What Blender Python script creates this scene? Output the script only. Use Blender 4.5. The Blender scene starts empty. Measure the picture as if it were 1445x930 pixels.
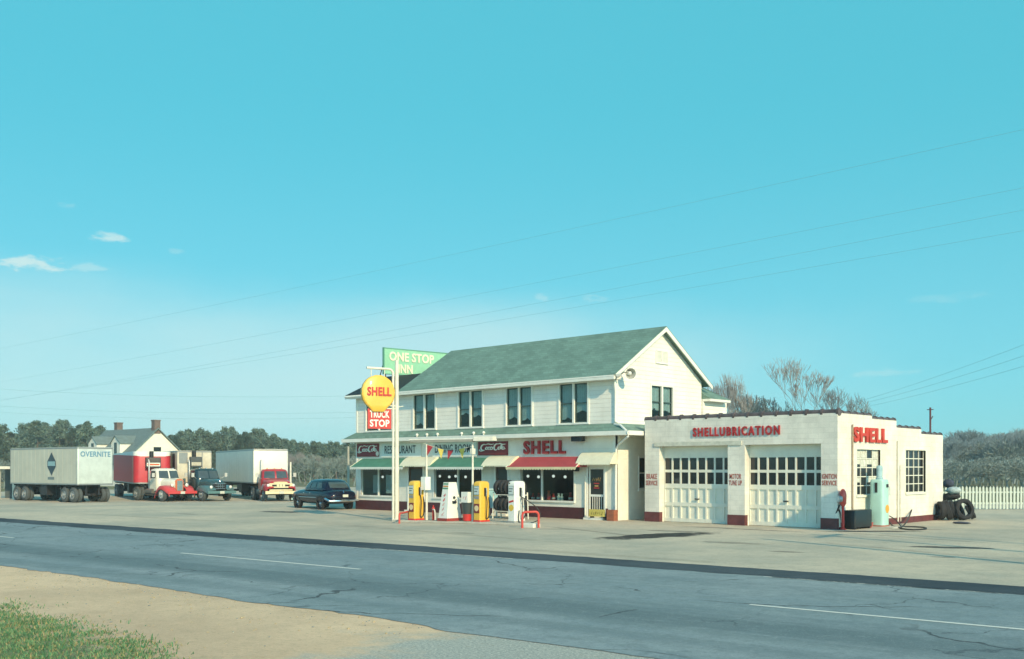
import bpy, bmesh, math, random
from mathutils import Vector, Matrix, noise as mnoise
R = math.radians
sc = bpy.context.scene
COL = sc.collection
# ---------------------------------------------------------------- camera
CAM = Vector((26.8, -35.06, 2.3)); FPX = 1430.0; CX = 722.5; HY = 660.0
YAW = math.atan2(.685, .729)
FW = Vector((-math.sin(YAW), math.cos(YAW), 0)); RT = Vector((math.cos(YAW), math.sin(YAW), 0)); UP = Vector((0, 0, 1))
cam = bpy.data.objects.new('camera', bpy.data.cameras.new('camera')); COL.objects.link(cam)
cam.location = CAM; cam.rotation_euler = (R(90), 0, YAW)
cam.data.sensor_width = 36; cam.data.lens = FPX / 1445 * 36
cam.data.shift_y = (HY - 465) / 1445
cam.data.clip_start = .1; cam.data.clip_end = 6000
sc.camera = cam
# ---------------------------------------------------------------- light
AZ, EL = R(70), R(27)
SUN = Vector((math.sin(AZ) * math.cos(EL), -math.cos(AZ) * math.cos(EL), math.sin(EL)))
sl = bpy.data.objects.new('sun', bpy.data.lights.new('sun', 'SUN')); COL.objects.link(sl)
sl.rotation_euler = SUN.to_track_quat('Z', 'Y').to_euler()
sl.data.energy = 3.15; sl.data.angle = R(.5); sl.data.color = (1, .78, .47)
sc.view_settings.view_transform = 'Standard'; sc.view_settings.look = 'None'
sc.view_settings.exposure = 0.55; sc.view_settings.gamma = 1; sc.view_settings.use_curve_mapping = False
W = bpy.data.worlds.new('World'); sc.world = W; W.use_nodes = True
wt = W.node_tree; wt.nodes.clear()
def wn(t, **k):
    n = wt.nodes.new(t)
    for a, b in k.items(): setattr(n, a, b)
    return n
def wmath(op, a, b=None, c=None):
    n = wn('ShaderNodeMath', operation=op)
    for i, v in enumerate((a, b, c)):
        if v is None: continue
        if isinstance(v, (int, float)): n.inputs[i].default_value = v
        else: wt.links.new(v, n.inputs[i])
    return n.outputs[0]
wo = wn('ShaderNodeOutputWorld'); wb = wn('ShaderNodeBackground'); wb.inputs[1].default_value = .14
sky = wn('ShaderNodeTexSky', sky_type='NISHITA'); sky.sun_disc = False
sky.sun_elevation = EL; sky.sun_rotation = math.atan2(SUN.x, SUN.y)
sky.air_density = 1.0; sky.dust_density = .6; sky.ozone_density = 1.0
tint = wn('ShaderNodeMix', data_type='RGBA', blend_type='MULTIPLY'); tint.inputs[0].default_value = 1
wt.links.new(sky.outputs[0], tint.inputs[6]); tint.inputs[7].default_value = (.44, .98, 1.1, 1)
tc = wn('ShaderNodeTexCoord'); sp = wn('ShaderNodeSeparateXYZ'); wt.links.new(tc.outputs['Generated'], sp.inputs[0])
az = wmath('ARCTAN2', sp.outputs[0], sp.outputs[1]); el = wmath('ARCSINE', sp.outputs[2])
cmb = wn('ShaderNodeCombineXYZ'); wt.links.new(az, cmb.inputs[0]); wt.links.new(wmath('MULTIPLY', el, 2.6), cmb.inputs[1])
nz = wn('ShaderNodeTexNoise'); nz.inputs['Scale'].default_value = 42; nz.inputs['Detail'].default_value = 5; nz.inputs['Roughness'].default_value = .6
wt.links.new(cmb.outputs[0], nz.inputs['Vector'])
nv = wn('ShaderNodeTexNoise'); nv.inputs['Scale'].default_value = 3.2; nv.inputs['Detail'].default_value = 4
wt.links.new(cmb.outputs[0], nv.inputs['Vector'])
def sky_dir(px, py):
    d = (FW + RT * ((px - CX) / FPX) + UP * ((HY - py) / FPX)).normalized()
    return math.atan2(d.x, d.y), math.asin(d.z)
# away from the sun the clear air is an even turquoise; towards the sun the physical sky is tinted to set the fill
dotf = wmath('ADD', wmath('MULTIPLY', sp.outputs[0], FW.x), wmath('MULTIPLY', sp.outputs[1], FW.y))
fm = wn('ShaderNodeMapRange', interpolation_type='SMOOTHSTEP'); fm.inputs[1].default_value = -.35; fm.inputs[2].default_value = .55; fm.inputs[4].default_value = .86
wt.links.new(dotf, fm.inputs[0])
em = wn('ShaderNodeMapRange', interpolation_type='SMOOTHSTEP'); em.inputs[1].default_value = .0; em.inputs[2].default_value = .36; wt.links.new(el, em.inputs[0])
hz = wn('ShaderNodeMix', data_type='RGBA'); wt.links.new(em.outputs[0], hz.inputs[0]); hz.inputs[6].default_value = (1.0, 3.1, 3.62, 1); hz.inputs[7].default_value = (.47, 2.78, 3.28, 1)
cy = wn('ShaderNodeMix', data_type='RGBA'); wt.links.new(fm.outputs[0], cy.inputs[0]); wt.links.new(tint.outputs[2], cy.inputs[6]); wt.links.new(hz.outputs[2], cy.inputs[7])
mask = None
# small fair-weather puffs and one broad thin veil low on the left
for (px, py, w, h, s) in ((38, 372, 62, 13, .85), (128, 378, 38, 8, .42), (153, 335, 26, 8, .7), (101, 291, 20, 5, .3), (60, 400, 60, 8, .25),
                          (763, 420, 16, 9, .35), (838, 422, 20, 8, .35), (850, 455, 26, 5, .28), (705, 425, 14, 5, .22), (1235, 527, 48, 9, .28), (1335, 420, 60, 7, .14), (250, 354, 14, 5, .2)):
    a0, e0 = sky_dir(px, py)
    dx = wmath('MULTIPLY', wmath('SUBTRACT', az, a0), FPX / w * .93); dy = wmath('MULTIPLY', wmath('SUBTRACT', el, e0), FPX / h)
    d2 = wmath('ADD', wmath('MULTIPLY', dx, dx), wmath('MULTIPLY', dy, dy))
    m = wmath('SUBTRACT', wmath('SUBTRACT', 1.15, d2), wmath('MULTIPLY', wmath('SUBTRACT', nz.outputs[0], .42), 4.2))
    mm = wn('ShaderNodeMapRange', interpolation_type='SMOOTHSTEP'); mm.inputs[1].default_value = 0; mm.inputs[2].default_value = 1.1; mm.inputs[4].default_value = s
    wt.links.new(m, mm.inputs[0]); mask = mm.outputs[0] if mask is None else wmath('MAXIMUM', mask, mm.outputs[0])
a0, e0 = sky_dir(400, 540)
dx = wmath('DIVIDE', wmath('SUBTRACT', az, a0), .60); dy = wmath('DIVIDE', wmath('SUBTRACT', el, e0), .10)
d2 = wmath('ADD', wmath('MULTIPLY', dx, dx), wmath('MULTIPLY', dy, dy))
vm = wn('ShaderNodeMapRange', interpolation_type='SMOOTHERSTEP'); vm.inputs[1].default_value = 1.5; vm.inputs[2].default_value = -.5; vm.inputs[4].default_value = .68
wt.links.new(wmath('ADD', d2, wmath('MULTIPLY', wmath('SUBTRACT', nv.outputs[0], .5), 1.6)), vm.inputs[0])
mask = wmath('MAXIMUM', mask, vm.outputs[0])
clo = wn('ShaderNodeMix', data_type='RGBA'); wt.links.new(mask, clo.inputs[0]); wt.links.new(cy.outputs[2], clo.inputs[6]); clo.inputs[7].default_value = (3.2, 4.2, 4.15, 1)
wt.links.new(clo.outputs[2], wb.inputs[0]); wt.links.new(wb.outputs[0], wo.inputs[0])

# ---------------------------------------------------------------- geometry of the view: pixel of the photograph -> point of the place
def ray(px, py): return FW + RT * ((px - CX) / FPX) + UP * ((HY - py) / FPX)
def on_y(px, py, c): d = ray(px, py); return CAM + d * ((c - CAM.y) / d.y)
def on_x(px, py, c): d = ray(px, py); return CAM + d * ((c - CAM.x) / d.x)
def on_z(px, py, c=0.0): d = ray(px, py); return CAM + d * ((c - CAM.z) / d.z)
def at(px, py, Y): return CAM + ray(px, py) * Y
def CW(X, Y, z=0.0): return Vector((CAM.x, CAM.y, z)) + RT * X + FW * Y
def fx(px, y=0.0): return on_y(px, HY, y).x
def fz(px, py, y=0.0): return on_y(px, py, y).z
def sy(px, x): return on_x(px, HY, x).y
def sz(px, py, x): return on_x(px, py, x).z

# ---------------------------------------------------------------- materials
MATS = {}
def M(name, rgb, rough=.6, metal=0., var=.12, scale=2.5, bump=0., bscale=40., spec=.4, emit=0., coat=0.):
    if name in MATS: return MATS[name]
    m = bpy.data.materials.new(name); MATS[name] = m; m.use_nodes = True
    nt = m.node_tree; b = nt.nodes['Principled BSDF']
    b.inputs['Roughness'].default_value = rough; b.inputs['Metallic'].default_value = metal
    b.inputs['Specular IOR Level'].default_value = spec; b.inputs['Coat Weight'].default_value = coat
    b.inputs['Coat Roughness'].default_value = .08
    b.inputs['Base Color'].default_value = (*rgb, 1)
    if emit: b.inputs['Emission Color'].default_value = (*rgb, 1); b.inputs['Emission Strength'].default_value = emit
    if var:
        tc = nt.nodes.new('ShaderNodeTexCoord'); n = nt.nodes.new('ShaderNodeTexNoise')
        n.inputs['Scale'].default_value = scale; n.inputs['Detail'].default_value = 6; n.inputs['Roughness'].default_value = .65
        nt.links.new(tc.outputs['Object'], n.inputs['Vector'])
        r = nt.nodes.new('ShaderNodeValToRGB'); e = r.color_ramp.elements
        e[0].position = .3; e[1].position = .7
        e[0].color = (*[c * (1 - var) for c in rgb], 1); e[1].color = (*[min(1, c * (1 + var * .7)) for c in rgb], 1)
        nt.links.new(n.outputs[0], r.inputs[0]); nt.links.new(r.outputs[0], b.inputs['Base Color'])
        if bump:
            n2 = nt.nodes.new('ShaderNodeTexNoise'); n2.inputs['Scale'].default_value = bscale; n2.inputs['Detail'].default_value = 4
            nt.links.new(tc.outputs['Object'], n2.inputs['Vector'])
            bp = nt.nodes.new('ShaderNodeBump'); bp.inputs['Strength'].default_value = bump; bp.inputs['Distance'].default_value = .03
            nt.links.new(n2.outputs[0], bp.inputs['Height']); nt.links.new(bp.outputs[0], b.inputs['Normal'])
    return m
class NT:
    """small helper round a material's node tree"""
    def __init__(s, m): s.t = m.node_tree; s.b = s.t.nodes['Principled BSDF']
    def n(s, t, **k):
        q = s.t.nodes.new(t)
        for a, b in k.items(): setattr(q, a, b)
        return q
    def l(s, a, b): s.t.links.new(a, b)
    def math(s, op, a, b=None, c=None, clamp=False):
        q = s.n('ShaderNodeMath', operation=op); q.use_clamp = clamp
        for i, v in enumerate((a, b, c)):
            if v is None: continue
            if isinstance(v, (int, float)): q.inputs[i].default_value = v
            else: s.l(v, q.inputs[i])
        return q.outputs[0]
    def noise(s, vec, scale, detail=4, rough=.6):
        q = s.n('ShaderNodeTexNoise'); q.inputs['Scale'].default_value = scale; q.inputs['Detail'].default_value = detail; q.inputs['Roughness'].default_value = rough
        s.l(vec, q.inputs['Vector']); return q.outputs[0]
    def mix(s, f, a, b, mode='MIX'):
        q = s.n('ShaderNodeMix', data_type='RGBA', blend_type=mode)
        if isinstance(f, (int, float)): q.inputs[0].default_value = f
        else: s.l(f, q.inputs[0])
        for i, v in ((6, a), (7, b)):
            if isinstance(v, tuple): q.inputs[i].default_value = (*v, 1)
            else: s.l(v, q.inputs[i])
        return q.outputs[2]
    def ramp(s, f, lo, hi, a=0., b=1.):
        q = s.n('ShaderNodeMapRange', interpolation_type='SMOOTHSTEP'); q.inputs[1].default_value = lo; q.inputs[2].default_value = hi
        q.inputs[3].default_value = a; q.inputs[4].default_value = b; s.l(f, q.inputs[0]); return q.outputs[0]
    def bump(s, h, strength, dist):
        q = s.n('ShaderNodeBump'); q.inputs['Strength'].default_value = strength; q.inputs['Distance'].default_value = dist
        s.l(h, q.inputs['Height']); s.l(q.outputs[0], s.b.inputs['Normal'])

def coursed(name, rgb, pitch, brick=None, var=.1, bump=.6, dist=.02, rough=.7, line=.12, streak=0.):
    """walls and roofs laid in courses: clapboard, shingle, painted block"""
    m = M(name, rgb, rough, var=0); k = NT(m)
    g = k.n('ShaderNodeNewGeometry'); sp = k.n('ShaderNodeSeparateXYZ'); k.l(g.outputs['Position'], sp.inputs[0])
    u = k.math('ADD', sp.outputs[0], sp.outputs[1])
    n1 = k.noise(g.outputs['Position'], .9, 6, .65); n2 = k.noise(g.outputs['Position'], 9, 4)
    c = k.mix(k.ramp(n1, .3, .7), tuple(x * (1 - var) for x in rgb), tuple(min(1, x * (1 + var * .5)) for x in rgb))
    c = k.mix(k.math('MULTIPLY', n2, var), c, tuple(x * .6 for x in rgb))
    if streak:
        st = k.n('ShaderNodeCombineXYZ'); k.l(k.math('MULTIPLY', u, 3.2), st.inputs[0]); k.l(k.math('MULTIPLY', sp.outputs[2], .35), st.inputs[1])
        c = k.mix(k.ramp(k.noise(st.outputs[0], 1.0, 6, .7), .52, .8, 0, streak), c, tuple(x * q for x, q in zip(rgb, (.62, .58, .5))))
    if brick:
        cb = k.n('ShaderNodeCombineXYZ'); k.l(u, cb.inputs[0]); k.l(sp.outputs[2], cb.inputs[1])
        bt = k.n('ShaderNodeTexBrick'); k.l(cb.outputs[0], bt.inputs['Vector']); bt.inputs['Scale'].default_value = 1
        bt.inputs['Brick Width'].default_value = brick; bt.inputs['Row Height'].default_value = pitch; bt.inputs['Mortar Size'].default_value = pitch * .06
        bt.inputs['Mortar Smooth'].default_value = .4; bt.inputs['Color1'].default_value = ((.93, .93, .93, 1) if brick > .4 else (.78, .80, .80, 1)); bt.inputs['Color2'].default_value = (1, 1, 1, 1); bt.inputs['Mortar'].default_value = (1 - line,) * 3 + (1,)
        c = k.mix(1., c, bt.outputs['Color'], 'MULTIPLY')
        h = k.math('ADD', k.math('SUBTRACT', 1, bt.outputs['Fac']), k.math('MULTIPLY', n2, .35))
    else:
        f = k.math('FRACT', k.math('DIVIDE', sp.outputs[2], pitch))
        ln = k.ramp(f, .9, .98)                 # the thin gap under each board's edge
        c = k.mix(k.math('MULTIPLY', ln, line), c, tuple(x * .35 for x in rgb))
        h = k.math('ADD', k.math('SUBTRACT', 1, f), k.math('MULTIPLY', n2, .3))
    k.l(c, k.b.inputs['Base Color']); k.bump(h, bump, dist)
    return m

SIDING = coursed('white_clapboard', (.84, .795, .70), .19, streak=.3, var=.1, bump=.7, dist=.022, line=.4)
STUCCO = coursed('white_painted_front', (.83, .79, .67), .45, streak=.28, var=.12, bump=.25, dist=.01, line=.1)
BLOCK = coursed('painted_block', (.82, .77, .665), .2, brick=.42, streak=.4, var=.16, bump=.35, dist=.012, line=.13)
SHINGLE = coursed('green_shingle', (.19, .305, .245), .13, brick=.32, var=.16, bump=.6, dist=.025, rough=.85, line=.35)
TRIM = M('white_trim', (.8, .78, .69), .5, var=.08)
MAROON = M('maroon_base_paint', (.075, .018, .022), .55, var=.3)
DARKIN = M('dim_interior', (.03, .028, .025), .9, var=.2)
def glass_mat():
    m = bpy.data.materials.new('window_glass'); m.use_nodes = True; t = m.node_tree; t.nodes.clear()
    o = t.nodes.new('ShaderNodeOutputMaterial'); mx = t.nodes.new('ShaderNodeMixShader'); tr = t.nodes.new('ShaderNodeBsdfTransparent'); gl = t.nodes.new('ShaderNodeBsdfGlossy')
    tr.inputs[0].default_value = (.72, .8, .8, 1); gl.inputs['Roughness'].default_value = .03
    fr = t.nodes.new('ShaderNodeFresnel'); fr.inputs[0].default_value = 1.5
    nz = t.nodes.new('ShaderNodeTexNoise'); nz.inputs['Scale'].default_value = 1.5; bp = t.nodes.new('ShaderNodeBump'); bp.inputs['Strength'].default_value = .03
    t.links.new(nz.outputs[0], bp.inputs['Height']); t.links.new(bp.outputs[0], gl.inputs['Normal'])
    ge = t.nodes.new('ShaderNodeNewGeometry'); mt = t.nodes.new('ShaderNodeMath'); mt.operation = 'MULTIPLY_ADD'; mt.inputs[1].default_value = -1; mt.inputs[2].default_value = 1; t.links.new(ge.outputs['Backfacing'], mt.inputs[0])
    m2 = t.nodes.new('ShaderNodeMath'); m2.operation = 'MULTIPLY'; t.links.new(fr.outputs[0], m2.inputs[0]); t.links.new(mt.outputs[0], m2.inputs[1]); t.links.new(m2.outputs[0], mx.inputs[0]); t.links.new(tr.outputs[0], mx.inputs[1]); t.links.new(gl.outputs[0], mx.inputs[2]); t.links.new(mx.outputs[0], o.inputs[0])
    return m
GLASS = glass_mat()
DGLASS = M('dark_glass', (.012, .016, .02), .06, var=0, spec=.6)
CURTAIN = M('net_curtain', (.72, .74, .70), .9, var=.15)
CHROME = M('chrome', (.7, .7, .7), .18, 1., var=.1)
STEEL = M('galvanised_steel', (.42, .43, .42), .45, .7, var=.15)
TYRE = M('tyre_rubber', (.022, .022, .024), .8, var=.3, scale=5)
BLACKM = M('black_metal', (.02, .02, .022), .5, var=.3)
REDP = M('red_paint', (.55, .035, .03), .4, var=.15)
REDL = M('red_letter_paint', (.42, .022, .022), .5, var=.2, scale=3)
YELP = M('yellow_pump_enamel', (.78, .46, .05), .35, var=.1, coat=.3)
WHTP = M('white_enamel', (.78, .78, .7), .35, var=.08, coat=.3)
TEALP = M('pale_turquoise_enamel', (.42, .66, .58), .4, var=.1)
POLEW = M('pole_white_paint', (.72, .68, .56), .5, var=.15, scale=4)
HOSE = M('black_hose', (.02, .02, .02), .6, var=0)
CONC = M('concrete', (.44, .42, .35), .85, var=.2, scale=4, bump=.4)
GRNAWN = M('green_awning_canvas', (.075, .225, .155), .8, var=.2)
REDAWN = M('red_awning_canvas', (.40, .06, .07), .8, var=.15)
CRMAWN = M('cream_awning', (.74, .7, .52), .6, var=.1)
COKERED = M('crimson_sign_enamel', (.21, .008, .014), .35, var=.2)
SIGNW = M('sign_white', (.7, .71, .62), .5, var=.1)
BLK = M('black_letter_paint', (.02, .025, .022), .6, var=0)
WHTL = M('white_letter_paint', (.82, .8, .7), .5, var=.06)

# ---------------------------------------------------------------- mesh builder
class MB:
    def __init__(s): s.v = []; s.f = []; s.m = []
    def add(s, vs, fs, mi=0):
        o = len(s.v); s.v += [Vector(v) for v in vs]; s.f += [tuple(i + o for i in f) for f in fs]; s.m += [mi] * len(fs); return s
    def poly(s, pts, mi=0): return s.add(pts, [tuple(range(len(pts)))], mi)
    def box(s, x0, x1, y0, y1, z0, z1, mi=0, M4=None):
        vs = [Vector((x, y, z)) for z in (z0, z1) for y in (y0, y1) for x in (x0, x1)]
        if M4: vs = [M4 @ v for v in vs]
        return s.add(vs, [(0, 2, 3, 1), (4, 5, 7, 6), (0, 1, 5, 4), (2, 6, 7, 3), (0, 4, 6, 2), (1, 3, 7, 5)], mi)
    def bbox(s, x0, x1, y0, y1, z0, z1, b=.03, mi=0, M4=None):
        """box with bevelled vertical and top edges"""
        def rg(i, z): 
            return [(x0 + i, y0 + b + 0, z), (x0 + b, y0 + i, z), (x1 - b, y0 + i, z), (x1 - i, y0 + b, z), (x1 - i, y1 - b, z), (x1 - b, y1 - i, z), (x0 + b, y1 - i, z), (x0 + i, y1 - b, z)]
        rings = [rg(0, z0), rg(0, z1 - b), rg(b * .3, z1 - b * .3), rg(b * .95, z1)]
        if M4: rings = [[M4 @ Vector(p) for p in r] for r in rings]
        return s.loft(rings, mi)
    def loft(s, rings, mi=0, caps=True, closed=True):
        n = len(rings[0]); vs = [p for r in rings for p in r]; fs = []
        for i in range(len(rings) - 1):
            for j in range(n if closed else n - 1):
                k = (j + 1) % n; fs.append((i * n + j, i * n + k, (i + 1) * n + k, (i + 1) * n + j))
        if caps and closed: fs.append(tuple(range(n - 1, -1, -1))); fs.append(tuple((len(rings) - 1) * n + j for j in range(n)))
        return s.add(vs, fs, mi)
    def prism(s, prof, fn, a, b, mi=0):
        """2-D profile swept from a to b; fn(p, t) -> point"""
        return s.loft([[fn(p, a) for p in prof], [fn(p, b) for p in prof]], mi)
    def cyl(s, p0, p1, r0, r1=None, n=10, mi=0, caps=True): return s.tube([p0, p1], [r0, r0 if r1 is None else r1], n, mi, caps)
    def tube(s, pts, r, n=8, mi=0, caps=True):
        pts = [Vector(p) for p in pts]; rs = r if isinstance(r, (list, tuple)) else [r] * len(pts); rings = []
        up = None
        for i, p in enumerate(pts):
            d = (pts[min(i + 1, len(pts) - 1)] - pts[max(i - 1, 0)]).normalized()
            if up is None: up = Vector((0, 0, 1)) if abs(d.z) < .9 else Vector((1, 0, 0))
            a = d.cross(up)
            if a.length < 1e-4: a = d.orthogonal()
            a.normalize(); b = a.cross(d).normalized(); up = b
            rings.append([p + (a * math.cos(t) + b * math.sin(t)) * rs[i] for t in [2 * math.pi * j / n for j in range(n)]])
        return s.loft(rings, mi, caps)
    def lathe(s, prof, c=(0, 0, 0), n=20, axis='z', mi=0, caps=True):
        rings = []
        for r, h in prof:
            ring = []
            for j in range(n):
                t = 2 * math.pi * j / n; a, b = r * math.cos(t), r * math.sin(t)
                p = (a, b, h) if axis == 'z' else ((a, h, b) if axis == 'y' else (h, a, b))
                ring.append(Vector(c) + Vector(p))
            rings.append(ring)
        return s.loft(rings, mi, caps)
    def ball(s, c, r, nu=12, nv=8, mi=0):
        if not isinstance(r, (tuple, list)): r = (r, r, r)
        rings = []
        for i in range(nv + 1):
            ph = math.pi * (i + .02) / (nv + .04) - math.pi / 2
            rings.append([(c[0] + r[0] * math.cos(ph) * math.cos(2 * math.pi * j / nu), c[1] + r[1] * math.cos(ph) * math.sin(2 * math.pi * j / nu), c[2] + r[2] * math.sin(ph)) for j in range(nu)])
        return s.loft(rings, mi)
    def build(s, name, mats, parent=None, world=False, smooth=True, recalc=True, ang=38):
        me = bpy.data.meshes.new(name); off = Vector((0, 0, 0))
        if world and parent is not None: off = root_loc(parent)
        me.from_pydata([tuple(v - off) for v in s.v], [], s.f)
        for m in (mats if isinstance(mats, (list, tuple)) else [mats]): me.materials.append(m)
        me.polygons.foreach_set('material_index', s.m)
        if recalc:
            bm = bmesh.new(); bm.from_mesh(me); bmesh.ops.recalc_face_normals(bm, faces=bm.faces); bm.to_mesh(me); bm.free()
        if smooth:
            me.polygons.foreach_set('use_smooth', [True] * len(me.polygons)); me.set_sharp_from_angle(angle=R(ang))
        me.update(); o = bpy.data.objects.new(name, me); COL.objects.link(o)
        if parent is not None: o.parent = parent
        return o
def root_loc(o):
    while o.parent: o = o.parent
    return Vector(o.location)
def tag(o, label=None, cat=None, group=None, kind=None):
    for k, v in (('label', label), ('category', cat), ('group', group), ('kind', kind)):
        if v: o[k] = v
    return o
def thing(name, label, cat, loc=(0, 0, 0), rz=0., group=None):
    o = bpy.data.objects.new(name, None); COL.objects.link(o); o.location = loc; o.rotation_euler = (0, 0, rz); o.empty_display_size = .2
    return tag(o, label, cat, group)
def kids(o): return [c for c in COL.objects if c.parent == o]
def dup(o, loc=None, rz=None, label=None, parent=None, scale=None):
    c = o.copy(); COL.objects.link(c)
    if parent is not None: c.parent = parent
    if loc is not None: c.location = loc
    if rz is not None: c.rotation_euler = (0, 0, rz)
    if scale is not None: c.scale = scale
    if label: c['label'] = label
    for ch in kids(o): dup(ch, parent=c)
    return c
def text(name, body, mat, parent, o, u, up, Wd, Hh, depth=.02, bold=.012, world=False, space=1.06):
    cu = bpy.data.curves.new(name, 'FONT'); cu.body = body; cu.size = 1; cu.extrude = .5; cu.offset = bold; cu.resolution_u = 3
    if '\n' in body: cu.align_x = 'CENTER'; cu.space_line = .82
    cu.space_character = space
    ob = bpy.data.objects.new('t', cu); COL.objects.link(ob); dg = bpy.context.evaluated_depsgraph_get(); dg.update()
    me = bpy.data.meshes.new_from_object(ob.evaluated_get(dg)); bpy.data.objects.remove(ob)
    xs = [v.co.x for v in me.vertices]; ys = [v.co.y for v in me.vertices]
    x0, x1, y0, y1 = min(xs), max(xs), min(ys), max(ys)
    o, u, up = Vector(o), Vector(u).normalized(), Vector(up).normalized(); n = u.cross(up)
    off = root_loc(parent) if (world and parent is not None) else Vector((0, 0, 0))
    for v in me.vertices:
        v.co = o + u * ((v.co.x - x0) / (x1 - x0) * Wd) + up * ((v.co.y - y0) / (y1 - y0) * Hh) + n * ((v.co.z + .5) * depth) - off
    me.materials.clear(); me.materials.append(mat); me.name = name
    ob = bpy.data.objects.new(name, me); COL.objects.link(ob)
    if parent is not None: ob.parent = parent
    return ob
def panel(mb, axis, c, u0, u1, z0, z1, holes, th, mi=0):
    """wall sheet with real openings: outer skin, inner skin and reveals. axis 'y': plane y=c, u=x; axis 'x': plane x=c, u=y"""
    P = (lambda u, z, d: (u, c + d, z)) if axis == 'y' else (lambda u, z, d: (c + d, u, z))
    us = sorted({u0, u1, *[h[0] for h in holes], *[h[1] for h in holes]}); zs = sorted({z0, z1, *[h[2] for h in holes], *[h[3] for h in holes]})
    inh = lambda u, z: any(h[0] < u < h[1] and h[2] < z < h[3] for h in holes)
    for i in range(len(us) - 1):
        for j in range(len(zs) - 1):
            a, b, e, f = us[i], us[i + 1], zs[j], zs[j + 1]
            if inh((a + b) / 2, (e + f) / 2): continue
            for d in (0, th): mb.poly([P(a, e, d), P(b, e, d), P(b, f, d), P(a, f, d)], mi)
    for (a, b, e, f) in holes:
        for p, q in (((a, e), (b, e)), ((b, e), (b, f)), ((b, f), (a, f)), ((a, f), (a, e))):
            mb.poly([P(*p, 0), P(*q, 0), P(*q, th), P(*p, th)], mi)
    for p, q in (((u0, z0), (u0, z1)), ((u1, z0), (u1, z1)), ((u0, z1), (u1, z1))):
        mb.poly([P(*p, 0), P(*q, 0), P(*q, th), P(*p, th)], mi)

def scribble(name, mat, parent, o, u, up, Wd, Hh, n, seed, depth=.005, world=False):
    """lettering too small to read in the photograph: rows of short irregular strokes"""
    rnd = random.Random(seed); o, u, up = Vector(o), Vector(u).normalized(), Vector(up).normalized(); nn = u.cross(up); mb = MB(); cw = Wd / n
    for i in range(n):
        x = i * cw; pts = []
        for k in range(rnd.choice((2, 3))):
            a = (x + cw * rnd.uniform(.05, .35), Hh * rnd.uniform(0, .3)); b_ = (x + cw * rnd.uniform(.5, .85), Hh * rnd.uniform(.7, 1)); w = cw * .13
            if k == 1: a = (x + cw * .1, Hh * rnd.uniform(.0, .6)); b_ = (x + cw * .8, a[1] + Hh * .15)
            q = [a, (a[0] + w, a[1]), (b_[0] + w, b_[1]), b_]
            mb.loft([[o + u * p + up * r for p, r in q], [o + u * p + up * r + nn * depth * (1 + .3 * k) for p, r in q]])
    return mb.build(name, mat, parent, world=world, smooth=False)
# ================================================================ SETTING: ground, lot, road
def G(px, py, z=0.0): return on_z(px, py, z)
def gxy(px, py): p = on_z(px, py, 0); return (p.x, p.y)
RD = (on_z(1055, 854) - on_z(255, 781)); RD.z = 0; RD.normalize(); RN = Vector((-RD.y, RD.x, 0))      # along / across the road
R0 = on_z(255, 781)
def road_pt(a, n, z): p = R0 + RD * a + RN * n; return (p.x, p.y, z)
def road_an(px, py): d = on_z(px, py) - R0; return d.dot(RD), d.dot(RN)
def grid_sheet(name, fn, na, nb, mat, z):
    mb = MB(); vs = []; fs = []
    for i in range(na + 1):
        for j in range(nb + 1): x, y = fn(i / na, j / nb); vs.append((x, y, z))
    for i in range(na):
        for j in range(nb): a = i * (nb + 1) + j; fs.append((a, a + 1, a + nb + 2, a + nb + 1))
    mb.add(vs, fs); o = mb.build(name, mat, smooth=False); o['kind'] = 'structure'
    if o.data.polygons[0].normal.z < 0: o.data.flip_normals()
    return o
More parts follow.
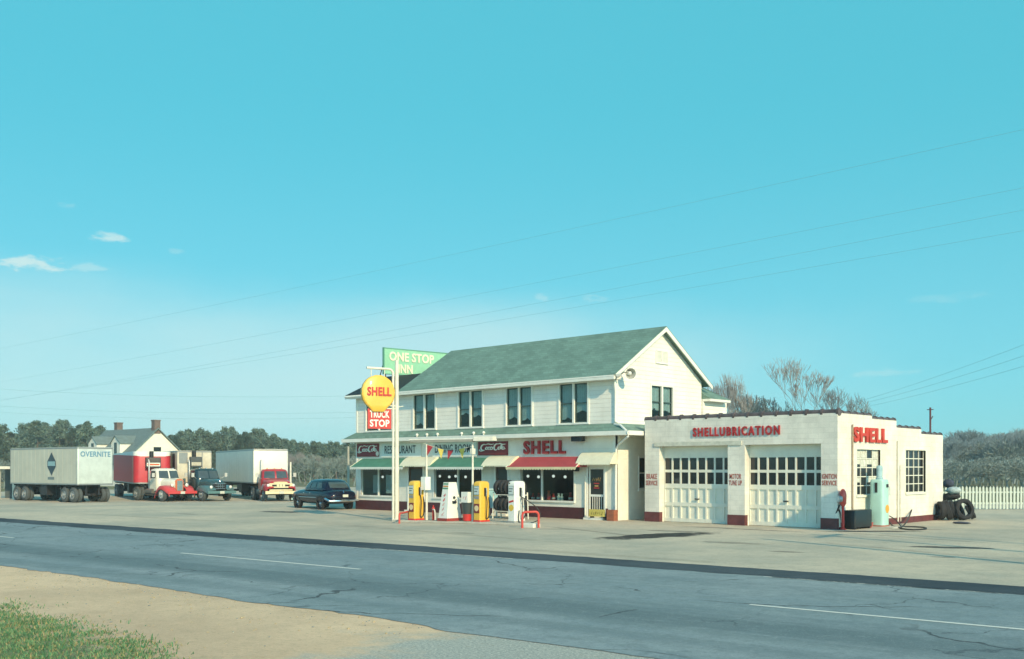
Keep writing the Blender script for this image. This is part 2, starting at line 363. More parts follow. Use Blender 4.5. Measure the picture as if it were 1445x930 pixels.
def ground_mat(name, base, dark, light, stains_and_shadow=(), grav=1., rough=.95):
    m = M(name, base, rough, var=0); k = NT(m); k.b.inputs['Specular IOR Level'].default_value = .15
    g = k.n('ShaderNodeNewGeometry'); P = g.outputs['Position']
    c = k.mix(k.ramp(k.noise(P, .16, 6, .62), .36, .64), dark, light)
    c = k.mix(k.ramp(k.noise(P, 1.3, 6, .7), .45, .75, 0, .55), c, base)
    c = k.mix(k.ramp(k.noise(P, 14, 4, .7), .48, .72, 0, .45 * grav), c, tuple(x * .55 for x in base))
    c = k.mix(k.ramp(k.noise(P, 23, 3, .6), .58, .72, 0, .45 * grav), c, tuple(min(1, x * 1.45) for x in base))
    c = k.mix(k.ramp(k.noise(P, 1.7, 12, .86), .46, .62, 0, .42 * grav), c, tuple(x * .62 for x in base)); c = k.mix(k.ramp(k.noise(P, 2.3, 12, .86), .52, .66, 0, .42 * grav), c, tuple(min(1, x * 1.32) for x in base))
    if stains_and_shadow:
        sp = k.n('ShaderNodeSeparateXYZ'); k.l(P, sp.inputs[0]); nz = k.noise(P, 1.6, 6, .7); n3 = k.noise(P, 8, 4, .7); tot = None
        for (p0, p1, w, s, soft) in stains_and_shadow:     # a stain or painted shadow is a streak from p0 to p1 of half-width w
            ax, ay = p0; bx, by = p1; L = math.hypot(bx - ax, by - ay) or 1e-3; ux, uy = (bx - ax) / L, (by - ay) / L; cx, cy = (ax + bx) / 2, (ay + by) / 2
            X = k.math('SUBTRACT', sp.outputs[0], cx); Y = k.math('SUBTRACT', sp.outputs[1], cy)
            u = k.math('DIVIDE', k.math('ADD', k.math('MULTIPLY', X, ux), k.math('MULTIPLY', Y, uy)), L / 2 + w)
            v = k.math('DIVIDE', k.math('SUBTRACT', k.math('MULTIPLY', Y, ux), k.math('MULTIPLY', X, uy)), w)
            d = k.math('ADD', k.math('MULTIPLY', u, u), k.math('MULTIPLY', v, v))
            d = k.math('ADD', d, k.math('MULTIPLY', k.math('SUBTRACT', nz, .5), 2.4))
            q = k.ramp(d, 1.05, 1.05 - soft, 0, s); tot = q if tot is None else k.math('MAXIMUM', tot, q)
        tot = k.math('MULTIPLY', tot, k.ramp(n3, .2, .5, .55, 1))
        c = k.mix(tot, c, (.018, .019, .021)); k.l(k.math('SUBTRACT', .95, k.math('MULTIPLY', tot, .25)), k.b.inputs['Roughness'])
    k.l(c, k.b.inputs['Base Color'])
    k.bump(k.math('ADD', k.noise(P, 18, 5, .7), k.math('MULTIPLY', k.noise(P, 60, 2), .5)), .55, .035)
    return m
FIELD = ground_mat('field_earth', (.2, .19, .1), (.13, .15, .07), (.26, .22, .13), grav=.6)
LOT = ground_mat('gravel_lot', (.53, .46, .35), (.41, .385, .305), (.63, .53, .39), stains_and_shadow=(
    (gxy(866, 760), gxy(985, 752.5), .95, .97, .6), (gxy(1300, 772), gxy(1390, 774), .42, .85, .5), (gxy(382, 722), gxy(412, 723), .75, .85, .5),
    (gxy(1170, 750), gxy(1290, 750), .42, .9, .6), (gxy(1255, 747), gxy(1330, 748), .3, .6, .8), (gxy(580, 737), gxy(740, 741), .35, .5, .9),
    (gxy(1000, 765), gxy(1070, 768), .5, .4, .9), (gxy(1320, 786), gxy(1345, 787), .2, .6, .6), (gxy(950, 742), gxy(1150, 752), .35, .5, 1.0),
    (gxy(700, 745), gxy(900, 750), .5, .2, 1.2), (gxy(1120, 747), gxy(1445, 770), .10, .45, .8), (gxy(905, 748), gxy(985, 751), .3, .6, .8),  # thin middle streak paints a pole's cast shadow into the gravel colour
    (gxy(440, 735), gxy(555, 748), 1.1, .16, 1.3), (gxy(1150, 765), gxy(1440, 792), .3, .25, 1.1), (gxy(60, 722), gxy(420, 742), .35, .22, 1.2), (gxy(380, 732), gxy(900, 775), .3, .24, 1.2), (gxy(500, 760), gxy(1100, 800), .4, .22, 1.2), (gxy(760, 742), gxy(930, 760), .18, .4, .8), (gxy(1090, 778), gxy(1130, 780), .25, .5, .7), (gxy(640, 752), gxy(668, 753), .2, .5, .7), (gxy(250, 725), gxy(275, 726), .3, .5, .7)))
SAND = ground_mat('sandy_shoulder', (.72, .50, .315), (.60, .425, .275), (.80, .57, .365), grav=.8)
def sand_detail():
    k = NT(SAND); g = k.n('ShaderNodeNewGeometry'); P = g.outputs['Position']; sp = k.n('ShaderNodeSeparateXYZ'); k.l(P, sp.inputs[0])
    old = k.b.inputs['Base Color'].links[0].from_socket
    al = k.math('ADD', k.math('MULTIPLY', k.math('SUBTRACT', sp.outputs[0], R0.x), RD.x), k.math('MULTIPLY', k.math('SUBTRACT', sp.outputs[1], R0.y), RD.y))
    a1 = road_an(600, 900)[0]
    f = k.ramp(k.math('ADD', al, k.math('MULTIPLY', k.math('SUBTRACT', k.noise(P, .9, 6, .7), .5), 5.0)), a1 - .9, a1 + .9, 0, .85)
    gs = k.mix(k.ramp(k.noise(P, 26, 4, .8), .4, .65), (.24, .29, .28), (.56, .57, .50))
    c = k.mix(f, old, gs)
    c = k.mix(k.ramp(k.noise(P, 7, 5, .8), .57, .70, 0, .55), c, (.36, .28, .17)); c = k.mix(k.ramp(k.noise(P, 40, 3, .7), .62, .72, 0, .6), c, (.22, .18, .12))
    c = k.mix(k.ramp(k.noise(P, 33, 3, .7), .62, .72, 0, .5), c, (.85, .72, .5))
    A_, B2_ = on_z(12, 857), on_z(238, 920); dx_, dy_ = (B2_ - A_).x, (B2_ - A_).y; L_ = math.hypot(dx_, dy_); s_ = 1 if ((CAM.x - A_.x) * dy_ - (CAM.y - A_.y) * dx_) > 0 else -1
    sd = k.math('MULTIPLY', k.math('SUBTRACT', k.math('MULTIPLY', k.math('SUBTRACT', sp.outputs[0], A_.x), dy_ / L_), k.math('MULTIPLY', k.math('SUBTRACT', sp.outputs[1], A_.y), dx_ / L_)), s_)
    gm = k.ramp(k.math('ADD', sd, k.math('MULTIPLY', k.math('SUBTRACT', k.noise(P, 1.8, 8, .75), .5), 2.6)), -.1, .9, 0, .9)
    c = k.mix(gm, c, k.mix(k.ramp(k.noise(P, 9, 6, .8), .4, .62), (.075, .13, .06), (.20, .25, .13)))
    k.l(c, k.b.inputs['Base Color'])
sand_detail()
def asphalt():
    m = M('asphalt', (.1, .1, .1), .85, var=0); k = NT(m); k.b.inputs['Specular IOR Level'].default_value = .25
    g = k.n('ShaderNodeNewGeometry'); P = g.outputs['Position']
    mp = k.n('ShaderNodeMapping'); mp.vector_type = 'POINT'; k.l(P, mp.inputs[0]); a = math.atan2(RD.y, RD.x)
    mp.inputs['Rotation'].default_value = (0, 0, -a); mp.inputs['Location'].default_value = tuple(-(Matrix.Rotation(-a, 3, 'Z') @ R0))
    Q = mp.outputs[0]; st = k.n('ShaderNodeMapping'); k.l(Q, st.inputs[0]); st.inputs['Scale'].default_value = (.07, 1.6, 1)
    sp = k.n('ShaderNodeSeparateXYZ'); k.l(Q, sp.inputs[0]); v = sp.outputs[1]
    wob = k.math('MULTIPLY', k.math('SUBTRACT', k.noise(st.outputs[0], 1.0, 5, .6), .5), 1.2)
    vv = k.math('ADD', v, wob)
    c = k.mix(k.ramp(k.noise(P, .22, 6, .62), .35, .65), (.205, .265, .28), (.29, .335, .34))
    c = k.mix(k.ramp(k.noise(st.outputs[0], 2.2, 6, .7), .4, .7, 0, .6), c, (.24, .295, .285))
    # worn, darker wheel track of the near lane and oil line
    for (n0, hw, s) in ((-2.1, 1.25, .72), (-3.9, .55, .35), (2.6, .8, .2), (-.9, .35, .25)):
        t = k.ramp(k.math('ABSOLUTE', k.math('SUBTRACT', vv, n0)), hw, hw * .25, 0, s)
        c = k.mix(t, c, (.095, .14, .15))
    # sealed cracks
    vo = k.n('ShaderNodeTexVoronoi', feature='DISTANCE_TO_EDGE'); vo.inputs['Scale'].default_value = .17
    wv = k.n('ShaderNodeVectorMath', operation='ADD'); q = k.n('ShaderNodeTexNoise'); q.inputs['Scale'].default_value = .9; q.inputs['Detail'].default_value = 5; k.l(P, q.inputs['Vector'])
    k.l(P, wv.inputs[0]); k.l(q.outputs['Color'], wv.inputs[1]); k.l(wv.outputs[0], vo.inputs['Vector'])
    ck = k.math('MULTIPLY', k.ramp(vo.outputs[0], .0075, .003), k.ramp(k.noise(P, .35, 2), .47, .56, 0, .85))
    c = k.mix(ck, c, (.028, .03, .034))
    vo2 = k.n('ShaderNodeTexVoronoi', feature='DISTANCE_TO_EDGE'); vo2.inputs['Scale'].default_value = .37; wv2 = k.n('ShaderNodeVectorMath', operation='MULTIPLY_ADD'); wv2.inputs[1].default_value = (1.6, 1.6, 0); k.l(q.outputs['Color'], wv2.inputs[0]); k.l(P, wv2.inputs[2]); k.l(wv2.outputs[0], vo2.inputs['Vector'])
    c = k.mix(k.math('MULTIPLY', k.ramp(vo2.outputs[0], .011, .004), k.ramp(k.noise(P, .28, 3), .5, .6, 0, .7)), c, (.05, .065, .075))
    c = k.mix(k.ramp(k.noise(P, .55, 9, .8), .56, .66, 0, .38), c, (.10, .14, .16)); c = k.mix(k.ramp(k.noise(st.outputs[0], 5, 8, .8), .54, .68, 0, .4), c, (.34, .39, .385))
    c = k.mix(k.ramp(k.noise(P, 20, 4, .75), .5, .75, 0, .55), c, (.09, .115, .12)); c = k.mix(k.ramp(k.noise(P, 31, 3, .7), .56, .72, 0, .5), c, (.42, .44, .41)); c = k.mix(k.ramp(k.noise(P, 3.1, 7, .75), .5, .72, 0, .45), c, (.13, .165, .17))
    c = k.mix(k.ramp(k.noise(P, 2.1, 12, .88), .45, .6, 0, .38), c, (.11, .15, .16)); c = k.mix(k.ramp(k.noise(P, 2.9, 12, .88), .52, .66, 0, .38), c, (.40, .45, .44))
    k.l(c, k.b.inputs['Base Color']); k.bump(k.noise(P, 45, 4, .7), .4, .02); return m
ASPH = asphalt()
STRIPE = ground_mat('fresh_asphalt', (.055, .075, .088), (.036, .052, .066), (.08, .10, .112), grav=.7)
PAINT = M('road_paint', (.66, .65, .58), .7, var=.35, scale=3)
def road_line_paint(name, cov):
    """worn paint: chips show the asphalt underneath"""
    m = M(name, (.7, .68, .6), .7, var=0); k = NT(m); g = k.n('ShaderNodeNewGeometry'); P = g.outputs['Position']
    n = k.noise(P, 5, 6, .75); k.l(k.mix(k.ramp(n, cov, cov + .12), (.7, .68, .6), (.13, .135, .135)), k.b.inputs['Base Color']); return m
grid_sheet('ground', lambda a, b: (-1200 + 2400 * a, -1200 + 2400 * b), 2, 2, FIELD, 0)
# gravel lot from the road back past the trucks
def lotf(a, b):
    n0 = 4.6; n1 = 62 + 8 * math.sin(a * 9); p = road_pt(-75 + 150 * a, n0 + (n1 - n0) * b, 0); return p[0], p[1]
grid_sheet('gravel_lot', lotf, 30, 2, LOT, .006)
random.seed(3)
NEAR = sorted([road_an(*q) for q in ((12, 800), (180, 823), (330, 847), (450, 862), (560, 876), (640, 893), (740, 905), (830, 917), (960, 935), (1200, 985))])
NEAR = [(-90, NEAR[0][1] + .5)] + NEAR + [(90, NEAR[-1][1] - .6)]
def near_edge(a):
    for (p, q), (r, s) in zip(NEAR, NEAR[1:]):
        if p <= a <= r: return q + (s - q) * (a - p) / (r - p) + (mnoise.noise((a * 1.1, 3, 0)) * .16 + mnoise.noise((a * 4.3, 7, 0)) * .09 if -30 < a < 30 else 0)
FAR_N = road_an(722, 784)[1]
def shf(a, b):
    aa = -90 + 180 * a; p = road_pt(aa, -45 + (48.5) * b, 0); return p[0], p[1]
grid_sheet('sandy_shoulder', shf, 4, 2, SAND, .003)
def rdf(a, b):
    aa = -88 + 176 * a; n0 = near_edge(aa); p = road_pt(aa, n0 + (FAR_N - n0) * b, 0); return p[0], p[1]
grid_sheet('road', rdf, 700, 3, ASPH, .011)
def stf(a, b):
    aa = -88 + 176 * a; b = b * 1.25 - .1; w = .10 * mnoise.noise((aa * .6, b * 5, 1)) + .09 * mnoise.noise((aa * 2.2, b * 5, 4)) + .05 * mnoise.noise((aa * 6, b * 5, 9)); p = road_pt(aa, FAR_N - .62 + 1.15 * b + w, 0); return p[0], p[1]
grid_sheet('asphalt_strip', stf, 500, 1, STRIPE, .016)
def dash(a0, a1, n, w, name, z=.016, cov=.62):
    o = grid_sheet(name, lambda a, b: road_pt(a0 + (a1 - a0) * a, n + (b - .5) * w, 0)[:2], 1, 1, road_line_paint('worn_line_%d' % (cov * 100), cov), z); return o
a0, n0 = road_an(256, 781); a1, n1 = road_an(505, 804.5); a2, _ = road_an(1055, 855); a3, _ = road_an(1429, 889)
per = a2 - a0; ln = a1 - a0
for i in range(-3, 3): dash(a0 + per * i, a0 + per * i + (ln if i != 1 else max(ln, a3 - a2 + .4)), .0, .11, 'lane_marking', cov=.6)
dash(*[road_an(465, 773)[0], road_an(725, 789)[0]], FAR_N - .82, .07, 'edge_line', cov=.5)
dash(*[road_an(1090, 812)[0], road_an(1420, 838)[0]], FAR_N - .80, .06, 'edge_line', cov=.42)
dash(*[road_an(230, 750)[0], road_an(465, 772)[0]], FAR_N - .82, .06, 'edge_line', cov=.4)
# grass verge in the near corner: nobody could count the blades
def grass():
    random.seed(11); mb = MB(); poly = [(-120, 846), (12, 858), (110, 878), (195, 900), (232, 918), (280, 960), (-120, 960)]
    def inside(x, y):
        c = False
        for (x1, y1), (x2, y2) in zip(poly, poly[1:] + poly[:1]):
            if (y1 > y) != (y2 > y) and x < (x2 - x1) * (y - y1) / (y2 - y1) + x1: c = not c
        return c
    n = 0
    while n < 230000:
        a, nn = random.uniform(2, 20), random.uniform(-14, -4.5); p = R0 + RD * a + RN * nn
        d = Vector((p.x, p.y, 0)) - CAM; Y = d.dot(FW)
        if Y < 6: n += 1; continue
        px, py = CX + FPX * d.dot(RT) / Y, HY - FPX * d.z / Y
        if not inside(px + mnoise.noise((p.x * .9, p.y * .9, 0)) * 30 + random.gauss(0, 12), py + mnoise.noise((p.x, p.y, 5)) * 16 + random.gauss(0, 6)): n += 1; continue
        if mnoise.noise((p.x * 1.6, p.y * 1.6, 2)) + random.uniform(-.55, .5) < -.12: n += 1; continue
        h = random.uniform(.015, .06); t = random.uniform(0, 6.28); w = random.uniform(.006, .011); l = random.uniform(.01, .05)
        dx, dy = math.cos(t), math.sin(t); ex, ey = math.cos(t + 1.57) * w, math.sin(t + 1.57) * w
        mb.add([(p.x - ex, p.y - ey, 0), (p.x + ex, p.y + ey, 0), (p.x + dx * l * .4 + ex * .7, p.y + dy * l * .4 + ey * .7, h * .6), (p.x + dx * l, p.y + dy * l, h), (p.x + dx * l * .4 - ex * .7, p.y + dy * l * .4 - ey * .7, h * .6)], [(0, 1, 2, 3, 4)], random.choice((0, 0, 0, 1, 1, 2)))
        n += 1
    o = mb.build('grass', [M('grass_green', (.07, .19, .085), .8, var=.3), M('grass_pale', (.16, .27, .12), .8, var=.3), M('grass_straw', (.34, .29, .13), .8, var=.2)], smooth=False, recalc=False)
    tag(o, 'short patchy green grass on the sandy shoulder in the near left corner', 'grass', kind='stuff')
grass()
def pebbles():
    random.seed(5); mb = MB()
    for i in range(1100):
        a = random.uniform(-16, 14); e = near_edge(a); nn = e - abs(random.gauss(0, .9)) - .03 if random.random() < .65 else e - random.uniform(0, 5)
        p = road_pt(a, nn, 0); r = random.uniform(.005, .016) * (1.5 if random.random() < .05 else 1)
        mb.ball((p[0], p[1], r * .5), (r * random.uniform(.8, 1.3), r, r * .7), 6, 4, random.choice((0, 0, 1)))
    tag(mb.build('gravel', [M('pebble_tan', (.42, .33, .2), .9), M('pebble_grey', (.25, .25, .22), .9)]), 'loose pebbles scattered along the crumbling asphalt edge', 'gravel', kind='stuff')
pebbles()

# ================================================================ INN
INN = thing('inn_building', 'long white two-storey clapboard inn with green shingle roof and awnings over the shopfront', 'building', (0, 0, 0))
XL, XM, D, DL, ZE, ZP = -18.0, -13.75, 6.8, 4.4, 6.46, 4.23
ZR, ZRL = 8.75, 7.50
UPW = [(517, 553), (584, 614), (647.5, 680.5), (715, 750), (790, 829)]
wz0, wz1 = fz(809, 596.5), fz(809, 541.5)
up_h = [(fx(a), fx(b), wz0, wz1) for a, b in UPW]
GW = [(510, 558), (613, 680), (735, 810)]; gz0, gz1 = .80, 2.36
DR = [(577, 597), (700, 716.5), (830, 853)]; dz1 = fz(841, 659)
gr_h = [(fx(a), fx(b), gz0, gz1) for a, b in GW] + [(fx(a), fx(b), .12, dz1) for a, b in DR]
mb = MB(); panel(mb, 'y', 0, XL, 0, ZP - .04, ZE, up_h, .16, 0); panel(mb, 'y', 0, XL, 0, 0, ZP - .04, gr_h, .16, 1)
gy = (sy(919, 0), sy(949, 0)); gzz = (sz(934, 590, 0), sz(934, 545.5, 0)); lowy = (sy(901.5, 0), sy(915, 0)); lowz = (sz(905, 690, 0), sz(905, 645, 0))
panel(mb, 'x', 0, 0.001, D, 0, ZP - .04, [(lowy[0], lowy[1], lowz[0], lowz[1])], -.16, 1); panel(mb, 'x', 0, 0.001, D, ZP - .04, ZE, [(gy[0], gy[1], gzz[0], gzz[1])], -.16, 0)
mb.poly([(0, 0, ZE), (0, D, ZE), (0, D / 2, ZR - .12)], 0); mb.poly([(XM, 0, ZE - 1), (XM, D, ZE - 1), (XM, D, ZE), (XM, D / 2, ZR - .12), (XM, 0, ZE)], 0)
mb.poly([(XL, 0, 0), (XL, DL, 0), (XL, DL, ZE), (XL, DL / 2, ZRL - .12), (XL, 0, ZE)], 0)
mb.poly([(XM, D, 0), (0, D, 0), (0, D, ZE), (XM, D, ZE)], 0); mb.poly([(XL, DL, 0), (XM, DL, 0), (XM, DL, ZE), (XL, DL, ZE)], 0); mb.poly([(XM, DL, 0), (XM, D, 0), (XM, D, ZE), (XM, DL, ZE)], 0)
mb.build('wall', [SIDING, STUCCO], INN, smooth=False, recalc=False)
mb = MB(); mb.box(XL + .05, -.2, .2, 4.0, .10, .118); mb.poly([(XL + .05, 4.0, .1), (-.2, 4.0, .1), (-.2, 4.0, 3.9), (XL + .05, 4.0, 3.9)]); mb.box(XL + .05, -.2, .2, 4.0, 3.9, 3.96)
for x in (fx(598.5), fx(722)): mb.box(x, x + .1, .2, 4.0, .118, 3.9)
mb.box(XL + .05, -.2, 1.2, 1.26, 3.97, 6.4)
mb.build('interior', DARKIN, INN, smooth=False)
# roofs
def gable_roof(x0, x1, dep, zr, over, name, mat=None):
    mb = MB(); t = .14; ze = ZE - .16; s = (zr - ze) / (dep / 2 + over)
    for sgn in (1, -1):
        prof = [(-over, ze), (dep / 2, zr), (dep / 2, zr - t), (-over, ze - t * .6)]
        if sgn < 0: prof = [(dep - y, z) for y, z in prof]
        mb.prism(prof, lambda p, x: (x, p[0], p[1]), x0, x1)
    o = mb.build(name, mat or SHINGLE, INN, smooth=False)
    f = MB()                                                            # fascia, soffit and rake boards
    f.box(x0 + .02, x1 - .02, -over - .025, -over + .0, ze - .2, ze - .02); f.box(x0 + .02, x1 - .02, -over + .002, -.002, ze - .19, ze - .16)
    for x in (x0, x1):
        xo = x - .004 if x == x0 else x + .004; xi = x + .05 if x == x0 else x - .05
        for sgn in (1, -1):
            pr = [(-over, ze - .04), (dep / 2, zr - .04), (dep / 2, zr - .24), (-over, ze - .22)]
            if sgn < 0: pr = [(dep - y, z) for y, z in pr]
            f.prism(pr, lambda p, q: (q, p[0], p[1]), xo, xi)
    f.build('trim', TRIM, o, smooth=False)
    return o
RF = gable_roof(XM - .2, .32, D, ZR, .48, 'roof'); RL = gable_roof(XL - .45, XM - .005, DL, ZRL, .42, 'roof', coursed('near_black_roofing', (.012, .014, .018), .4, var=.3, bump=.2))  # left wing roof is near-black, unlike the green main roof
mb = MB(); mb.tube([(XL - .4, -.47, ZE - .26), (XM, -.47, ZE - .24), (.2, -.47, ZE - .22)], .05, 6); mb.build('gutter', TRIM, RF)
# rear wing seen past the gable
xw = .1; yw = on_x(1025.5, 575, xw).y; xe = .5; pB = on_x(1031.5, 565, xe); yB, ze_ = pB.y, pB.z; zr_ = ze_ + 1.5
mb = MB(); mb.box(-5, xw, D + .02, yw, 0, ze_ - .1); mb.build('rear_wall', SIDING, INN, smooth=False)
mb = MB(); y0_ = D + .03; E1, E2, E3, E4 = (xe, y0_, ze_), (xe, yB, ze_), (-5, yB, ze_), (-5, y0_, ze_); R1, R2 = (-2, y0_, zr_), (-2, yB - 2.5, zr_)
mb.poly([E1, E2, R2, R1]); mb.poly([E2, E3, R2]); mb.poly([E3, E4, R1, R2]); mb.poly([E1, R1, E4]); mb.build('rear_roof', SHINGLE, INN, smooth=False)
mb = MB(); mb.box(-5, xe - .01, y0_, yB - .01, ze_ - .12, ze_ - .004); mb.build('rear_soffit', TRIM, INN, smooth=False)
# pent roof between the storeys
zt, zb, o = ZP, 3.86, .56; ox = 1.1
mb = MB(); A, B_, C_, D_ = (XL - .55, -o, zb), (ox, -o, zb), (0.02, -.02, zt), (XL - .02, -.02, zt)
mb.poly([A, B_, C_, D_]); mb.poly([B_, (ox, D, zb), (0.02, D, zt), C_]); mb.poly([(XL - .55, DL, zb), A, D_, (XL - .02, DL, zt)])
mb.build('pent_roof', SHINGLE, INN, smooth=False)
PENT = [c for c in kids(INN) if c.name.startswith('pent_roof')][0]
mb = MB(); mb.box(XL - .57, ox + .02, -o - .03, -o + .01, zb - .17, zb + .012); mb.box(ox - .01, ox + .025, -o + .015, D, zb - .17, zb + .012); mb.box(XL - .58, XL - .55, -o + .015, DL, zb - .17, zb + .012)
mb.box(XL - .54, ox - .015, -o + .012, -.005, zb - .16, zb - .13); mb.box(.005, ox - .015, -.003, D, zb - .16, zb - .13)
mb.build('fascia', TRIM, PENT, smooth=False)
mb = MB(); mb.tube([(0.02, -.1, 4.18), (.5, -.3, 4.12), (1.12, -.58, 3.78), (1.1, -.56, 3.62), (.25, -.1, 3.3), (.08, -.05, 3.1), (.07, -.06, 1.5), (.07, -.06, .1)], .05, 8); mb.build('downspout', TRIM, INN)
mb = MB(); mb.tube([(.05, -.1, ZE - .3), (.07, -.12, ZE - .6), (.04, -.05, ZE - .8), (.04, -.05, 4.3)], .045, 8); mb.build('downspout', TRIM, INN)
for q_ in ((-.12, .012, -.014, .0, .02, 3.7), (-.12, .016, -.02, .0, 4.26, 6.3), (.0, .016, .001, .14, 4.26, 6.3), (XL - .016, XL + .12, -.02, 0, 4.26, 6.3), (XL - .014, XL + .12, -.016, 0, .53, 3.7)):
    mb = MB(); mb.box(*q_); mb.build('corner_board', TRIM, INN, smooth=False)
# maroon base between the openings
mb = MB(); ed = [XL - .02]
for h in sorted(gr_h[3:]): ed += [h[0] - .1, h[1] + .1]
ed += [fx(858)]
for a, b in zip(ed[0::2], ed[1::2]):
    if b > a: mb = MB(); mb.box(a, b, -.035, -.001, .0, .52); mb.build('base_band', MAROON, INN, smooth=False)
# bulb sockets along the pent roof edge
mb = MB()
for px in (588, 602, 617, 651, 668, 682): x = fx(px, -o); mb = MB(); mb.ball((x, -o + .02, zb + .12), .075, 8, 6); mb.cyl((x, -o + .02, zb), (x, -o + .02, zb + .1), .03, n=6); mb.build('bulb_socket', TRIM, PENT)
# windows
def sash_window(h, axis, c, sign, rows=2, curtain=True, cols=2, trim=.1, depth=.07, double=True):
    a, b, e, f = h; P = (lambda mb, u0, u1, d0, d1, z0, z1: mb.box(u0, u1, c + min(d0 * sign, d1 * sign), c + max(d0 * sign, d1 * sign), z0, z1)) if axis == 'y' else (lambda mb, u0, u1, d0, d1, z0, z1: mb.box(c + min(d0 * sign, d1 * sign), c + max(d0 * sign, d1 * sign), u0, u1, z0, z1))
    mb = MB()                                                           # d counts outwards from the wall face
    P(mb, a - trim, a, .0, .035, e - .02, f + trim); P(mb, b, b + trim, .0, .035, e - .02, f + trim); P(mb, a, b, .0, .035, f, f + trim); P(mb, a - trim - .03, b + trim + .03, .0, .08, e - .09, e - .021)
    m = (a + b) / 2
    spans = [(a, m - trim * .55), (m + trim * .55, b)] if double else [(a, b)]
    if double: P(mb, m - trim * .55, m + trim * .55, -.1, .03, e, f)
    o = mb.build('window', TRIM, INN, smooth=False)
    s = MB(); g = MB(); ks = []
    for u0, u1 in spans:
        w = .045
        P(s, u0, u0 + w, -depth - .04, -depth + .03, e, f); P(s, u1 - w, u1, -depth - .04, -depth + .03, e, f); P(s, u0 + w, u1 - w, -depth - .04, -depth + .03, f - w, f); P(s, u0 + w, u1 - w, -depth - .04, -depth + .03, e, e + w)
        for r in range(1, rows): z = e + (f - e) * r / rows; P(s, u0 + w, u1 - w, -depth - .035, -depth + .035, z - .025, z + .025)
        P(g, u0 + w, u1 - w, -depth - .012, -depth - .006, e + w, f - w)
        if curtain:
            zz = e + (f - e) * random.uniform(.08, .5); q = (u0 + u1) / 2; wv = .0
            n = 14; k = MB(); ks.append(k); gw_ = random.uniform(1.5, 4)
            for i in range(n):
                uu0, uu1 = u0 + (u1 - u0) * i / n, u0 + (u1 - u0) * (i + 1) / n; dd = -.115 - .015 * (i % 2)
                lo = zz + .1 * math.exp(-((i - 6.5) / gw_) ** 2)
                P(k, uu0, uu1, dd, dd - .008, lo, f)
            
    s.build('sash', M('sash_dark_green', (.05, .085, .075), .5) if curtain else TRIM, o, smooth=False); g.build('pane', GLASS, o, smooth=False)
    for k in ks: k.build('curtain', CURTAIN, o, smooth=False)
    return o
random.seed(8)
for h in up_h: sash_window(h, 'y', 0, -1)
sash_window((gy[0], gy[1], gzz[0], gzz[1]), 'x', 0, 1); sash_window((lowy[0], lowy[1], lowz[0], lowz[1]), 'x', 0, 1, curtain=False, double=False, trim=.05)
# gable vent
v0, v1, vz0, vz1 = sy(926, 0), sy(941, 0), sz(933, 512, 0), sz(933, 496.5, 0); mb = MB()
mb.box(.001, .05, v0 - .06, v0, vz0, vz1); mb.box(.001, .05, v1, v1 + .06, vz0, vz1); mb.box(.001, .05, v0, v1, vz1, vz1 + .06); mb.box(.001, .06, v0 - .06, v1 + .06, vz0 - .06, vz0 - .002); m_ = (v0 + v1) / 2; mb.box(.001, .052, m_ - .03, m_ + .03, vz0, vz1)
for i in range(9): z = vz0 + (vz1 - vz0) * i / 9; mb.poly([(.045, v0, z), (.045, v1, z), (.004, v1, z + .075), (.004, v0, z + .075)])
mb.build('gable_vent', TRIM, INN, smooth=False)
# shop windows
for i, h in enumerate(gr_h[:3]):
    a, b, e, f = h; mb = MB(); t = .07
    mb.box(a - t, a, -.03, .12, e - .0, f); mb.box(b, b + t, -.03, .12, e, f); mb.box(a - t, b + t, -.07, .14, e - .08, e - .002); mb.box(a, b, .02, .12, f - .05, f)
    q = a + (b - a) * (.5 if i != 2 else .40); mb.box(q - .035, q + .035, -.0, .12, e, f - .05); mb.box(a, a + .04, .03, .1, e, f - .05); mb.box(b - .04, b, .03, .1, e, f - .05)
    o = mb.build('shop_window', TRIM, INN, smooth=False); g = MB(); g.box(a + .04, b - .04, .06, .066, e, f - .05); g.build('pane', GLASS, o, smooth=False)
    if i == 0:
        for (u, v) in ((.30, .46), (.68, .84)):
            c = MB()
            for j in range(10): x = a + (b - a) * (u + (v - u) * j / 10); c.box(x, x + (b - a) * (v - u) / 10, .12 + .02 * (j % 2), .13 + .02 * (j % 2), e + .12, f - .45)
            c.build('curtain', CURTAIN, o, smooth=False)
